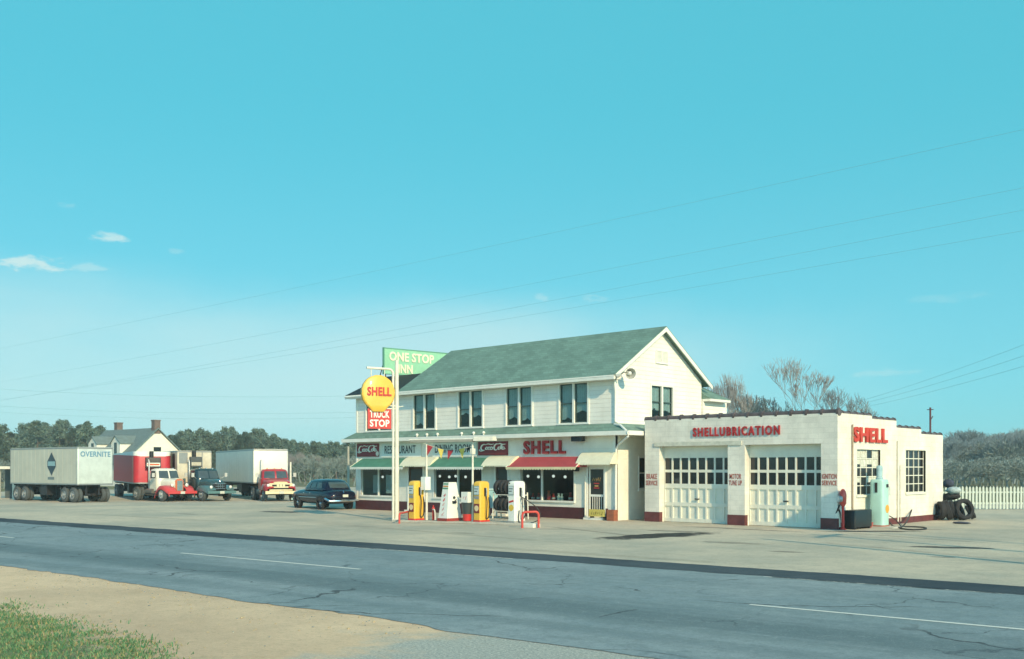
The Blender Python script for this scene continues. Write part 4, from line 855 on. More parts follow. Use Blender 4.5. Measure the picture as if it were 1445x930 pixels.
def pump(name, label, p, body, w=.42, d=.56, h=1.68, kind='yellow', grp='petrol pumps on the island'):
    """computer-dial pump of the forties: dial and emblem on the road face (-y), nozzle on the right cheek (+x)"""
    t = thing(name, label, 'fuel pump', tuple(p), 0, grp); x, y = w / 2, d / 2
    mb = MB(); rg = lambda z, i, b=.05: [(-x + i, -y + i + b, z), (-x + i + b, -y + i, z), (x - i - b, -y + i, z), (x - i, -y + i + b, z), (x - i, y - i - b, z), (x - i - b, y - i, z), (-x + i + b, y - i, z), (-x + i, y - i - b, z)]
    mb.loft([rg(.07, 0), rg(h - .14, 0), rg(h - .06, .015), rg(h - .015, .06), rg(h, .13)]); mb.build('cabinet', body, t)
    mb = MB(); mb.loft([rg(0, -.025), rg(.07, -.02)]); mb.build('plinth', REDP if kind == 'yellow' else M('grey_plinth', (.3, .3, .28), .6), t)
    f = MB(); f.box(-x + .06, x - .06, -y - .018, -y + .004, h - .58, h - .2); b = f.build('dial_bezel', CHROME if kind == 'yellow' else STEEL, t, smooth=False)
    g = MB(); g.box(-x + .085, x - .085, -y - .024, -y - .019, h - .55, h - .23); g.build('dial', M('dial_face', (.55, .62, .6), .12, var=.1), b, smooth=False)
    k = MB(); k.box(-x + .1, x - .1, -y - .028, -y - .025, h - .34, h - .31); k.box(-x + .1, x - .16, -y - .028, -y - .025, h - .44, h - .41); k.build('counter', BLK, b, smooth=False)
    if kind == 'yellow':
        m = MB(); m.box(-x + .08, x - .08, -y - .014, -y + .003, h - .74, h - .62); m.build('price_panel', M('price_panel_grey', (.28, .28, .27), .4), t, smooth=False)
        m = MB(); m.box(-x + .06, x - .06, -y - .012, -y + .003, .36, .74); pl = m.build('emblem_plate', M('dark_red_enamel', (.2, .03, .03), .35), t, smooth=False)
        decal_shell(pl, (0, -y - .013, .55), (1, 0, 0), .12, M('shell_cream_paint', (.8, .62, .35), .4))
    else:
        m = MB(); m.box(-.13, .13, -.006, .006, -.035, .035, M4=Matrix.Translation((0, -y - .006, .86)) @ Matrix.Rotation(R(-14), 4, 'Y')); m.build('name_plate', REDP, t, smooth=False)
        decal_shell(t, (0, -y - .002, .6), (1, 0, 0), .13, M('shell_yellow_paint', (.78, .5, .06), .4))
        m = MB(); m.ball((-x + .12, -y - .01, h - .1), .03, 8, 6); m.build('lock', BLACKM, t)
    m = MB(); m.box(x, x + .05, -.06, .06, h - .62, h - .28); m.build('nozzle_boot', BLACKM, t, smooth=False)
    m = MB(); m.tube([(x + .06, 0, h - .62), (x + .09, 0, h - .45), (x + .07, -.0, h - .28)], [.022, .028, .018], 8); m.tube([(x + .09, 0, h - .5), (x + .13, -.02, h - .6)], .012, 6); m.build('nozzle', M('nozzle_metal', (.45, .45, .42), .4, .6), t)
    hose(t, [(x + .06, 0, h - .62), (x + .13, -.02, .8), (x + .12, -.04, .3), (x + .05, .05, .12), (x + .10, .16, .28), (x + .07, .2, .7), (x + .0, .2, 1.0)])
    return t
P1 = island(587.5); pump('fuel_pump', 'yellow petrol pump with red emblem plate at the left end of the island', P1, YELP)
P2 = island(679.5); pump('fuel_pump', 'yellow petrol pump with red emblem plate beside the white paper bin', P2, YELP)
P3 = island(729); pump('fuel_pump', 'white petrol pump with yellow shell badge next to the red guard hoop', P3, WHTP, w=.42, d=.64, h=1.70, kind='white')
hose(None, [tuple(P3 + Vector((.24, .1, .95))), tuple(P3 + Vector((.45, -.1, 1.02))), tuple(P3 + Vector((.9, .25, .6))), tuple(P3 + Vector((1.0, .3, .2))), tuple(P3 + Vector((.7, .1, .0))), tuple(P3 + Vector((.3, -.15, .02))), tuple(P3 + Vector((.26, -.12, .5)))], .02)
tag(bpy.data.objects['hose.003'] if 'hose.003' in bpy.data.objects else COL.objects[-1], 'long black hose looping from the white pump behind the red hoop', 'hose')
# oil rack with sloping sides
p = island(635); t = thing('oil_rack', 'white tapering cabinet with red lettering between the yellow pumps', 'display cabinet', tuple(p)); 
mb = MB(); b, tp, h = (.27, .42), (.16, .22), 1.62
mb.loft([[(-b[0], -b[1], .12), (b[0], -b[1], .12), (b[0], b[1], .12), (-b[0], b[1], .12)], [(-tp[0], -tp[1], h), (tp[0], -tp[1], h), (tp[0], tp[1], h), (-tp[0], tp[1], h)]]); mb.build('cabinet', WHTP, t, smooth=False)
mb = MB(); mb.box(-.30, .30, -.46, .46, 0, .12); mb.build('plinth', M('red_oxide_plinth', (.3, .04, .03), .5), t, smooth=False)
sl = (b[1] - tp[1]) / (h - .12); fy = lambda z: -b[1] + (z - .12) * sl - .004; hx = lambda z: b[0] - (z - .12) * (b[0] - tp[0]) / (h - .12)
upv = Vector((0, sl, 1))
for k_, z_ in enumerate((.22, .42, .62, .82, 1.0)): scribble('lettering', REDP, t, (-.12, fy(z_), z_), (1, 0, 0), upv, .2, .15, 1, 20 + k_)
m = MB()
for z, mi in ((1.52, 0), (1.42, 1), (1.33, 0)):
    m.poly([(-hx(z) + .02, fy(z) - .004, z), (hx(z) - .02, fy(z) - .004, z), (hx(z + .06) - .02, fy(z + .06) - .004, z + .06), (-hx(z + .06) + .02, fy(z + .06) - .004, z + .06)], mi)
m.build('stripe', [M('green_stripe_paint', (.1, .28, .15), .5), M('orange_stripe_paint', (.6, .25, .05), .5)], t, smooth=False)
m = MB(); m.box(.2, .3, -.08, .1, .74, .84); m.tube([(.25, -.05, .80), (.40, -.1, .84), (.5, -.1, .9)], .02, 6); m.ball((.235, .02, .98), .06, 8, 6); m.build('dispenser_tap', BLACKM, t)
# paper bin with white box
p = island(659.5); t = thing('towel_bin', 'dark bin with a white paper-towel box on top beside the second yellow pump', 'bin', tuple(p))
mb = MB(); mb.lathe([(.17, 0), (.24, .72), (.26, .74), (.26, .78)], n=20); mb.build('bin_body', M('bin_dark_green', (.04, .05, .05), .5), t)
mb = MB(); mb.box(-.19, .19, -.17, .17, .78, 1.22); mb.build('towel_box', WHTP, t, smooth=False); m = MB(); m.lathe([(.178, .02), (.20, .3)], n=20, caps=False); m.build('red_band', REDP, t)
scribble('lettering', REDP, t, (-.12, -.171, .88), (1, 0, 0), UP, .26, .2, 2, 31)
# water standpipe
p = island(611.5); t = thing('water_standpipe', 'short red standpipe with a white hose left of the lettered cabinet', 'standpipe', tuple(p)); mb = MB(); mb.tube([(0, 0, 0), (0, 0, .5)], .05, 8); mb.ball((0, 0, .5), .07, 8, 6); mb.tube([(0, 0, .5), (.0, 0, .64)], .03, 6); mb.build('post', REDP, t)
hose(t, [(0, -.03, .46), (.14, -.06, .44), (.2, -.08, .2), (.22, -.1, .02)], .03, M('white_hose', (.6, .58, .5), .6))
# guard hoops
def hoop(label, p, q, h, r=.045, cat='guard rail'):
    t = thing('guard_hoop', label, cat, tuple(p), 0, 'red guard rails at the ends of the island'); d = Vector(q) - Vector(p); d.z = 0; u = d.normalized(); L = d.length; pts = [Vector((0, 0, 0)), UP * (h - .14)]
    for i in range(1, 5): a = math.pi / 2 * i / 5; pts.append(UP * (h - .14 + .14 * math.sin(a)) + u * (.14 - .14 * math.cos(a)))
    for i in range(0, 5): a = math.pi / 2 * i / 5; pts.append(UP * (h - .14 + .14 * math.cos(a)) + u * (L - .14 + .14 * math.sin(a)))
    pts += [u * L + UP * (h - .14), u * L]; mb = MB(); mb.tube(pts, r, 8); mb.build('rail', M('guard_red', (.6, .07, .05), .5, var=.2), t); return t
hoop('red bent-pipe guard hoop standing on a white block by the white pump', base(737, 745.5), base(760, 745), .62)
hoop('short red bent-pipe guard left of the first yellow pump', base(563.5, 739), base(577, 735.5), .42, .04)
q = base(745, 744.5); mb = MB(); mb.bbox(q.x - .3, q.x + .3, q.y - .02, q.y + .4, 0, .16, .03); tag(mb.build('kerb_block', M('white_kerb_paint', (.7, .68, .58), .7, var=.2)), 'white concrete block between the legs of the red guard hoop', 'kerb block')
# light standard: long fluorescent trough on two thin white posts
pa, pb = base(602, 736), base(667, 738); zt = at(622, 621, (pa - CAM).dot(FW)).z
t = thing('island_light', 'long white fluorescent trough light on two thin posts above the pumps', 'light standard', tuple(pa))
for p, px in ((pa, 602), (pb, 667)):
    mb = MB(); mb.tube([(p.x, p.y, 0), (p.x, p.y, zt - .02)], [.055, .035], 10); mb.cyl((p.x, p.y, 0), (p.x, p.y, .06), .13, n=12); mb.build('post', POLEW, t, world=True)
u = (pb - pa).normalized(); v = Vector((-u.y, u.x, 0)); e0 = pa - u * .85; e1 = pb + u * .1
mb = MB(); bx = lambda a, b, w0, w1, z0, z1: mb.loft([[a - v * w0 + UP * z0, a + v * w0 + UP * z0, a + v * w1 + UP * z1, a - v * w1 + UP * z1], [b - v * w0 + UP * z0, b + v * w0 + UP * z0, b + v * w1 + UP * z1, b - v * w1 + UP * z1]])
bx(e0, e1, .12, .06, zt + .0, zt + .05); mb.build('trough', POLEW, t, world=True, smooth=False)
mb = MB(); bx(e0 + u * .05, e1 - u * .05, .11, .11, zt - .10, zt - .001); mb.build('tube_tray', M('tray_grey', (.30, .29, .24), .6), t, world=True, smooth=False)
mb = MB(); bx(e1 + u * .03, e1 + u * .95, .2, .12, zt - .07, zt + .11); mb.build('end_lamp', POLEW, t, world=True, smooth=False)
mb = MB(); cc = pb + UP * (at(667, 637, (pb - CAM).dot(FW)).z); mb.bbox(cc.x - .09, cc.x + .09, cc.y - .09, cc.y + .09, cc.z - .12, cc.z + .12, .02); mb.build('junction_box', POLEW, t, world=True)
cc = pa + UP * (at(605, 682, (pa - CAM).dot(FW)).z); p = cc + RT * .1; mb = MB(); mb.bbox(-.16, .16, -.15, .15, -.28, .28, .02); o = mb.build('notice_box', WHTP); o.location = p - Vector((-.02, .2, 0)); tag(o, 'white box fixed to the thin post right of the first yellow pump', 'box')
# pennants
yA = (pa - CAM).dot(FW)
t = thing('pennant_string', 'string of small red and yellow pennants hanging below the trough light', 'pennants', tuple(pa)); mb = MB(); ps = [at(598, 626, yA), at(607, 629, yA - .05), at(622, 633.5, yA - .1), at(636, 635, yA - .2), at(652, 633, yA - .3), at(666, 630, yA - .4)]; mb.tube(ps, .008, 5); mb.build('cord', POLEW, t, world=True)
for i, (px, c) in enumerate(((607, 'r'), (622, 'y'), (636, 'r'), (651.5, 'y'))):
    a = ps[i + 1]; dv_ = (ps[i + 2] - ps[i]).normalized(); mb = MB(); tip = a - UP * .42 + RT * (-.12 if c == 'r' else .02); l, r_ = a - dv_ * .13, a + dv_ * .13; n_ = Vector((.3, -.9, 0)) * .012
    mb.loft([[l, r_, tip], [l + n_, r_ + n_, tip + n_]]); mb.build('pennant', M('pennant_red', (.3, .02, .03), .7) if c == 'r' else M('pennant_yellow', (.62, .5, .1), .7), t, world=True, smooth=False)
# main sign pole with the scallop sign
sp_ = base(560, 735); Ys = (sp_ - CAM).dot(FW); t = thing('sign_pole', 'tall white twin-pipe pole carrying the shell and TRUCK STOP signs', 'sign pole', tuple(sp_))
ztop = at(560, 508, Ys).z; mb = MB(); mb.tube([(sp_.x, sp_.y, 0), (sp_.x, sp_.y, ztop)], [.10, .08], 12); mb.cyl((sp_.x, sp_.y, 0), (sp_.x, sp_.y, .08), .2, n=14); mb.build('post', POLEW, t, world=True)
su = Vector((.35, .937, 0)); za = at(555, 524, Ys).z; pl = sp_ - su * .17; far = sp_ - su * 1.36
mb = MB(); pts = [pl, pl + UP * (za - .12)] + [pl + UP * (za - .12 + .2 * math.sin(a)) - su * (.2 - .2 * math.cos(a)) for a in (.4, .8, 1.2, 1.57)] + [far + UP * (za + .1)]; mb.tube(pts, .055, 10); mb.build('bracket_arm', POLEW, t, world=True)
zlow = at(555, 573, Ys).z; mb = MB(); mb.tube([sp_ + UP * zlow - su * .0, sp_ + UP * zlow - su * .75], .03, 6); mb.tube([sp_ + UP * (zlow - .12), sp_ + UP * (zlow - .12) - su * .75], .03, 6); mb.tube([sp_ + UP * (zlow - .05), sp_ + UP * (zlow + .0) + su * .3], .02, 6); mb.build('brace', POLEW, t, world=True)
cz = at(533, 556.5, Ys).z; r = (at(533, 530.5, Ys).z - at(533, 582.5, Ys).z) / 2
c = sp_ - su * .80 + UP * cz
# find the offset along the arm that projects to px 533.5
for k in range(200):
    c = sp_ - su * (.3 + k * .01); d = c - CAM
    if CX + FPX * d.dot(RT) / d.dot(FW) <= 533.5: break
c = Vector((c.x, c.y, cz)); nf = su.cross(UP)
s = thing('shell_sign', 'big yellow scallop-shell sign reading SHELL hung from the white pole', 'sign', tuple(c)); mb = MB(); o = clam(r * .99, 32); W_ = lambda a, b, n: c + su * (a * .93) + UP * b + nf * n
mb.loft([[W_(a * .93, b * .93, -.13) for a, b in o], [W_(a, b, -.09) for a, b in o], [W_(a, b, .09) for a, b in o], [W_(a * .93, b * .93, .13) for a, b in o]]); mb.build('shell_body', M('shell_sign_yellow', (.8, .47, .06), .4, var=.08, coat=.3), s, world=True)
text('lettering', 'SHELL', REDP, s, c - su * .52 + UP * (-.10) + nf * .13, su, UP, 1.08, .38, .04, .03, world=True)
mb = MB(); mb.tube([c + UP * r * .95 + su * .3, Vector((c.x, c.y, za + .1)) + su * .3], .02, 6); mb.tube([c + UP * r * .95 - su * .3, Vector((c.x, c.y, za + .1)) - su * .3], .02, 6); mb.build('hanger', POLEW, s, world=True)
z0, z1 = at(536, 605.5, Ys).z, at(536, 577.5, Ys).z; c2 = c + su * .08 + nf * -.03
s = thing('truck_stop_sign', 'red board reading TRUCK STOP below the yellow shell sign', 'sign', (c2.x, c2.y, z0)); w2 = .53; mb = MB(); B2 = lambda a, z, n: Vector((c2.x, c2.y, 0)) + su * a + UP * z + nf * n
mb.loft([[B2(-w2, z0, -.03), B2(w2, z0, -.03), B2(w2, z0, .03), B2(-w2, z0, .03)], [B2(-w2, z1, -.03), B2(w2, z1, -.03), B2(w2, z1, .03), B2(-w2, z1, .03)]]); mb.build('panel', M('truck_stop_red', (.55, .05, .04), .4), s, world=True, smooth=False)
h_ = z1 - z0
text('lettering', 'TRUCK', WHTL, s, B2(-w2 + .09, z0 + h_ * .55, .031), su, UP, w2 * 2 - .18, h_ * .36, .008, .03, world=True); text('lettering', 'STOP', WHTL, s, B2(-w2 + .09, z0 + h_ * .1, .031), su, UP, w2 * 2 - .18, h_ * .36, .008, .03, world=True)
# tyres
def tyre_mesh(R_=.36, r_=.11, w=.2, tread=True):
    mb = MB(); pr = [(R_ - r_ * 1.5, -w * .35), (R_ - r_ * .9, -w * .5), (R_ - .03, -w * .42), (R_, -w * .3), (R_ - (.012 if tread else 0), -w * .1), (R_, 0), (R_ - (.012 if tread else 0), w * .1), (R_, w * .3), (R_ - .03, w * .42), (R_ - r_ * .9, w * .5), (R_ - r_ * 1.5, w * .35)]
    n = 26; rings = []
    for r, h in pr: rings.append([(r * math.cos(2 * math.pi * j / n), h, r * math.sin(2 * math.pi * j / n)) for j in range(n)])
    mb.loft(rings + [[(x * .985, y, z * .985) for x, y, z in rings[-1]], [(x * .985, y, z * .985) for x, y, z in rings[0]]], caps=False); return mb
def tyre(label, loc, rx, rz, R_=.36, w=.2, grp=None):
    o = tyre_mesh(R_, .11, w).build('tyre', TYRE); o.location = loc; o.rotation_euler = (rx, 0, rz); tag(o, label, 'tyre', grp); return o
# tyre rack by the shopfront
ra = base(703.5, 735.0); rx0, rx1 = fx(703.5, -2.0), fx(737, -2.0); ry = -2.0
t = thing('tyre_rack', 'white pipe rack holding two rows of black tyres behind the white pump', 'rack', ((rx0 + rx1) / 2, ry, 0)); mb = MB()
for z in (.34, 1.08):
    for dy in (-.24, .24): mb.tube([(rx0 - .1, ry + dy, z), (rx1 + .1, ry + dy, z)], .025, 6)
for x in (rx0 - .1, rx1 + .1):
    mb.tube([(x, ry - .28, 0), (x, ry - .22, 1.2)], .03, 6); mb.tube([(x, ry + .28, 0), (x, ry + .22, 1.2)], .03, 6); mb.tube([(x, ry - .27, .34), (x, ry + .27, .34)], .025, 6); mb.tube([(x, ry - .24, 1.08), (x, ry + .24, 1.08)], .025, 6)
mb.build('frame', POLEW, t, world=True)
ROW = ('leftmost', 'second', 'third', 'fourth', 'rightmost')
for row, z, n in (('lower', .64, 5), ('upper', 1.40, 5)):
    for i in range(n):
        tyre('black tyre in the %s row of the white rack, %s' % (row, ROW[i] if i in (0, 4) else ROW[i] + ' from the left'), (rx0 + .12 + (rx1 - rx0 - .24) * i / (n - 1), ry, z), 0, R(78 + 7 * math.sin(i * 2.1)), .35, .22, 'tyres on the white rack')
# pale blue cooler between bin and rack
p = on_y(690, 700, -1.0); mb = MB()
t = thing('drink_cooler', 'pale blue chest cooler by the shop wall left of the tyre rack', 'cooler', (p.x, -1.1, 0)); mb.bbox(-.42, .42, -.3, .3, .42, 1.25, .04); mb.build('chest', M('cooler_blue', (.28, .5, .52), .4), t); m = MB(); m.bbox(-.44, .44, -.32, .32, 1.252, 1.33, .03); m.build('lid', M('cooler_lid', (.4, .58, .58), .4), t)
for sx in (-.36, .36):
    for sy_ in (-.24, .24): m = MB(); m.box(sx - .03, sx + .03, sy_ - .03, sy_ + .03, 0, .42); m.build('leg', POLEW, t, smooth=False)
m = MB(); m.box(-.43, .43, -.305, -.3, .42, .52); m.build('base_trim', BLACKM, t, smooth=False)
# ---------------------------------------------------------------- things round the garage
q = base(1189.5, 747.8)
t = thing('air_pump', 'red air post with dial head and grey hose at the garage corner', 'air pump', tuple(q)); mb = MB(); hA = (748 - 712) / FPX * (q - CAM).dot(FW)
mb.lathe([(.11, 0), (.11, .04), (.055, .07), (.05, hA)], n=14); mb.build('post', REDP, t)
mb = MB(); mb.lathe([(.07, hA - .06), (.12, hA + .04), (.13, hA + .35), (.10, hA + .48), (.05, hA + .56), (.001, hA + .58)], n=16); mb.build('head', M('air_red_enamel', (.6, .06, .04), .35, coat=.3), t)
dd_ = Vector((-.55, -.83, 0)); m = MB(); m.tube([dd_ * .08 + UP * (hA + .2), dd_ * .2 + UP * (hA + .2)], .13, 16); g_ = m.build('dial_case', M('dial_case_grey', (.35, .38, .38), .4, .4), t); m = MB(); m.tube([dd_ * .201 + UP * (hA + .2), dd_ * .207 + UP * (hA + .2)], .105, 16); m.build('dial', M('dial_face', (.55, .62, .6), .12), g_)
hose(t, [(-.08, -.1, hA), (-.2, -.1, hA - .3), (-.3, -.05, .55), (-.32, 0, .2), (-.16, 0, .15), (-.12, 0, .5), (-.12, -.05, .75)], .03); m = MB(); m.tube([(-.2, .02, .1), (-.2, .02, hA - .25)], [.11, .1], 12); m.build('hose_reel', M('reel_cream', (.6, .58, .48), .5), t)
tx, ty = GX1 + .5, sy(1203, GX1) - .2
p0_, p1_ = sy(1193, GX1 + .12), sy(1217, GX1 + .12); t = thing('oil_drain_tank', 'black rectangular oil tank against the sunny side wall', 'tank', (GX1 + .35, (p0_ + p1_) / 2, 0)); mb = MB(); mb.bbox(GX1 + .06, GX1 + .5, p0_, p1_, .08, .72, .03); mb.build('tank_body', M('oily_black', (.012, .012, .013), .35, var=.3), t, world=True); mb = MB()
for y_ in (p0_ + .1, p1_ - .1): mb.box(GX1 + .1, GX1 + .46, y_ - .05, y_ + .05, 0, .08)
mb.build('skid', BLACKM, t, world=True, smooth=False)
mb = MB(); y_ = p1_ + .25; mb.lathe([(.1, 0), (.13, .2), (.12, .22)], (GX1 + .3, y_, 0), 14); tag(mb.build('bucket', M('red_bucket_enamel', (.35, .09, .07), .5, var=.3)), 'small dull red bucket between black tank and turquoise pump', 'bucket')
# turquoise kerosene pump
q = base(1241, 744.3); Yq = (q - CAM).dot(FW); hP = at(1241, 676.5, Yq).z; t = thing('kerosene_pump', 'tall pale turquoise pump with orange shell badge beside the garage wall', 'fuel pump', tuple(q)); w, d = .28, .30
def sq(z, k=1., e=5): return [(math.copysign(abs(math.cos(a)) ** (2 / e), math.cos(a)) * w * k, math.copysign(abs(math.sin(a)) ** (2 / e), math.sin(a)) * d * k, z) for a in [2 * math.pi * i / 28 for i in range(28)]]
mb = MB(); mb.loft([sq(.1), sq(hP - .12), sq(hP - .04, .96), sq(hP, .86)]); mb.build('cabinet', TEALP, t)
mb = MB(); mb.loft([sq(0, 1.1), sq(.09, 1.08), sq(.1, 1.0)]); mb.build('plinth', M('dull_red_plinth', (.35, .12, .08), .6), t)
hG = at(1241, 655, Yq).z; mb = MB(); mb.lathe([(.13, hP), (.14, hP + .05), (.11, hP + .08), (.12, hG - .16), (.10, hG - .06), (.001, hG - .04)], n=18); mb.build('globe', M('globe_glass', (.36, .52, .54), .12, var=.25, scale=6), t)
m = MB(); m.box(-.05, .05, -d - .02, -d + .01, hP - .5, hP - .12); m.build('gauge_slot', BLACKM, t, smooth=False)
m = MB(); m.box(w - .01, w + .03, -.03, .12, hP - .3, hP - .18); m.build('crank_boss', BLACKM, t, smooth=False)
decal_shell(t, (w + .002, .06, .72), (0, 1, 0), .16, M('orange_shell_paint', (.75, .36, .04), .4))
m = MB(); m.tube([(w + .03, .1, hP - .25), (w + .06, .16, hP - .3), (w + .06, .17, hP - .62)], .015, 6); m.build('crank', M('pale_steel', (.6, .65, .6), .4, .3), t)
hose(t, [(w + .02, .2, .45), (w + .2, .35, .3), (w + .35, .5, .04), (w + .2, .8, .03)], .02)
mb = MB(); mb.bbox(q.x - .7, q.x + .75, q.y - .5, q.y + .6, 0, .05, .03); tag(mb.build('pump_pad', CONC), 'thin concrete pad under the turquoise pump', 'concrete pad')
# loose hoses
o = hose(None, [base(1289.5, 733) + UP * 1.05, base(1288.5, 736) + UP * .75, base(1283, 739) + UP * .3, base(1274, 744) + UP * .04, base(1262, 744.5) + UP * .03, base(1256, 741) + UP * .1], .03); o.name = 'air_hose'; tag(o, 'black hose curving up against the garage side wall', 'hose')
mb = MB(); pq = base(1289, 733) + UP * .75; mb.tube([pq, pq - UP * .3], .06, 8); mb.tube([base(1289.5, 733), base(1289.5, 733) + UP * 1.08], .025, 6); tag(mb.build('hose_post', M('grey_green_metal', (.2, .27, .24), .5)), 'thin grey post with a valve holding up the curved hose', 'post')
o = hose(None, [base(1268, 745.5) + UP * .03, base(1280, 744.3) + UP * .03, base(1303, 745.3) + UP * .03, base(1306, 747.5) + UP * .03, base(1290, 748.6) + UP * .03, base(1279, 748) + UP * .03, base(1270, 746.5) + UP * .03], .03); o.name = 'ground_hose'; tag(o, 'black hose lying in a flat coil on the gravel by the garage', 'hose')
# tyre heap
heap = [(1327.5, 734.5, .40, 90, 0, 'dark tyre standing at the left end of the heap'), (1337, 734.5, .44, 72, 16, 'large tyre leaning right, second from the left in the heap'), (1345, 734, .44, 62, 20, 'large tyre leaning right in the middle of the heap'), (1352.5, 734, .43, 50, 22, 'leaning tyre just behind the upright one in the heap'),
        (1360.5, 734.5, .46, 14, 10, 'upright tyre showing its round hole at the front of the heap'), (1369.5, 733, .34, 65, 26, 'small low tyre at the right end of the heap')]
for px, py, r_, rz, lean, lab in heap:
    g_ = base(px, py); tyre(lab, (g_.x, g_.y, r_ * math.cos(R(lean)) * .99 + .04), R(-lean), YAW + R(rz), r_, .26, 'tyres heaped at the garage corner')
g_ = base(1341, 731); tyre('tyre lying flat on top of the heap', (g_.x, g_.y, .98), R(75), YAW + R(20), .42, .26, 'tyres heaped at the garage corner')
def bag(name, label, c, r_, mat, seed):
    random.seed(seed); mb = MB(); nu, nv = 16, 10; rings = []
    for i in range(nv + 1):
        ph = math.pi * (i + .05) / (nv + .1) - math.pi / 2; ring = []
        for j in range(nu):
            th = 2 * math.pi * j / nu; d = Vector((math.cos(ph) * math.cos(th), math.cos(ph) * math.sin(th), math.sin(ph))); k = 1 + .28 * mnoise.noise(d * 2.2 + Vector((seed, 0, 0))); ring.append((c[0] + d.x * r_[0] * k, c[1] + d.y * r_[1] * k, c[2] + d.z * r_[2] * k))
        rings.append(ring)
    mb.loft(rings); return tag(mb.build(name, mat, ang=70), label, 'bundle')
g2 = base(1345, 731.5); bag('paper_bundle', 'crumpled pale blue grey bundle on top of the tyre heap', (g2.x, g2.y, 1.27), (.34, .26, .16), M('pale_sacking', (.42, .5, .5), .9, var=.35, scale=8), 3)
g2 = base(1338.5, 731.0); bag('dark_bundle', 'dark navy bundle topmost on the tyre heap against the wall', (g2.x, g2.y, 1.58), (.24, .22, .2), M('navy_sacking', (.05, .06, .09), .9, var=.35, scale=8), 7)
g2 = base(1357, 739.5); bag('rag', 'flat dark rag lying on the gravel before the tyres', (g2.x, g2.y, .05), (.36, .14, .05), M('navy_sacking', (.05, .06, .09), .9), 9)
# picket fence behind
f0 = at(1296, 719, 55.7); t = thing('picket_fence', 'white picket fence running right from behind the garage', 'fence', (f0.x, f0.y, 0)); fd = RT; n = 40; sp__ = .188
PK = M('picket_white', (.52, .57, .49), .6, var=.12, scale=6); mb = MB()
F0 = Vector((f0.x, f0.y, 0)); fn_ = FW
for z in (.35, .95): 
    a, b = F0 - fd * .1, F0 + fd * (n * sp__); mb.loft([[a + UP * (z - .04) + fn_ * .02, a + UP * (z + .04) + fn_ * .02, a + UP * (z + .04) + fn_ * .06, a + UP * (z - .04) + fn_ * .06], [b + UP * (z - .04) + fn_ * .02, b + UP * (z + .04) + fn_ * .02, b + UP * (z + .04) + fn_ * .06, b + UP * (z - .04) + fn_ * .06]])
mb.build('rail', PK, t, world=True, smooth=False)
random.seed(21); m = MB(); m.loft([[RT * a + UP * z + FW * d for a, z in ((-.052, .04), (.052, .04), (.052, 1.2), (0, 1.29), (-.052, 1.2))] for d in (-.012, .012)]); pk = m.build('picket', PK, t, smooth=False)
for i in range(n):
    o = pk if i == 0 else pk.copy()
    if i: COL.objects.link(o); o.parent = t
    o.location = fd * (i * sp__ + random.uniform(-.008, .008)) + UP * random.uniform(-.025, .02); o.rotation_euler = (0, random.uniform(-.012, .012), 0)
# round sign on a pole beyond the right edge of the view (its shadow falls on the garage corner)
sd_ = Vector((SUN.x, SUN.y, 0)).normalized(); lp = Vector((9.75, .5, 0)) + sd_ * 10.6; t = thing('round_sign', 'yellow round roadside sign on a white pole right of the garage', 'sign', tuple(lp)); mb = MB(); mb.tube([lp, lp + UP * 6.2], [.09, .07], 10); mb.build('post', POLEW, t, world=True)
mb = MB(); cc = lp + UP * 6.05 + Vector((.05, -.15, 0)); ax = Vector((.9, -.43, 0)); o = clam(.82, 30); uu = ax.cross(UP); mb.loft([[cc + uu * a + UP * b for a, b in o], [cc + uu * a + UP * b + ax * .16 for a, b in o]]); mb.build('sign_face', MATS['shell_sign_yellow'], t, world=True)
# ================================================================ VEHICLES
def se(cx, cy, hx, hy, z, n=24, e=4.): return [(cx + math.copysign(abs(math.cos(a)) ** (2 / e), math.cos(a)) * hx, cy + math.copysign(abs(math.sin(a)) ** (2 / e), math.sin(a)) * hy, z) for a in [2 * math.pi * (i + .5) / n for i in range(n)]]
def sex(x, hy, z0, z1, n=24, e=4.):
    cz, hz = (z0 + z1) / 2, (z1 - z0) / 2
    return [(x, math.copysign(abs(math.cos(a)) ** (2 / e), math.cos(a)) * hy, cz + math.copysign(abs(math.sin(a)) ** (2 / e), math.sin(a)) * hz) for a in [2 * math.pi * (i + .5) / n for i in range(n)]]
RIMG = M('rim_grey', (.28, .3, .3), .5, .3); TYREW = M('dusty_tyre', (.075, .085, .085), .85, var=.3)
WCACHE = {}
def wheel(parent, x, y, r=.5, w=.26, rim=RIMG, side=1, tyre=TYREW, hub=None):
    key = (r, w, rim.name, side, tyre.name, hub.name if hub else '')
    if key not in WCACHE:
        mb = MB(); pr = [(r * .56, -w / 2 + .03), (r * .66, -w / 2), (r * .92, -w / 2 + .02), (r, -w / 2 + .06), (r, w / 2 - .06), (r * .92, w / 2 - .02), (r * .66, w / 2), (r * .56, w / 2 - .03)]
        mb.lathe(pr, n=24, axis='y', caps=False); W_ = mb.build('wheel', tyre)
        m = MB(); m.lathe([(r * .58, side * (w / 2 - .03)), (r * .5, side * (w / 2 - .01)), (r * .44, side * (w / 2 - .07)), (r * .22, side * (w / 2 - .06)), (r * .2, side * (w / 2 + .02)), (r * .1, side * (w / 2 + .05)), (.001, side * (w / 2 + .05))], n=20, axis='y', caps=False)
        for i in range(5):
            a = i * 1.2566; m.ball((r * .33 * math.cos(a), side * (w / 2 - .05), r * .33 * math.sin(a)), r * .06, 6, 4)
        Rm = m.build('rim', rim, W_); WCACHE[key] = (W_.data, Rm.data); W_.parent = parent; W_.location = (x, y, r); return W_
    a, b = WCACHE[key]; W_ = bpy.data.objects.new('wheel', a); COL.objects.link(W_); W_.parent = parent; W_.location = (x, y, r); q = bpy.data.objects.new('rim', b); COL.objects.link(q); q.parent = W_; return W_
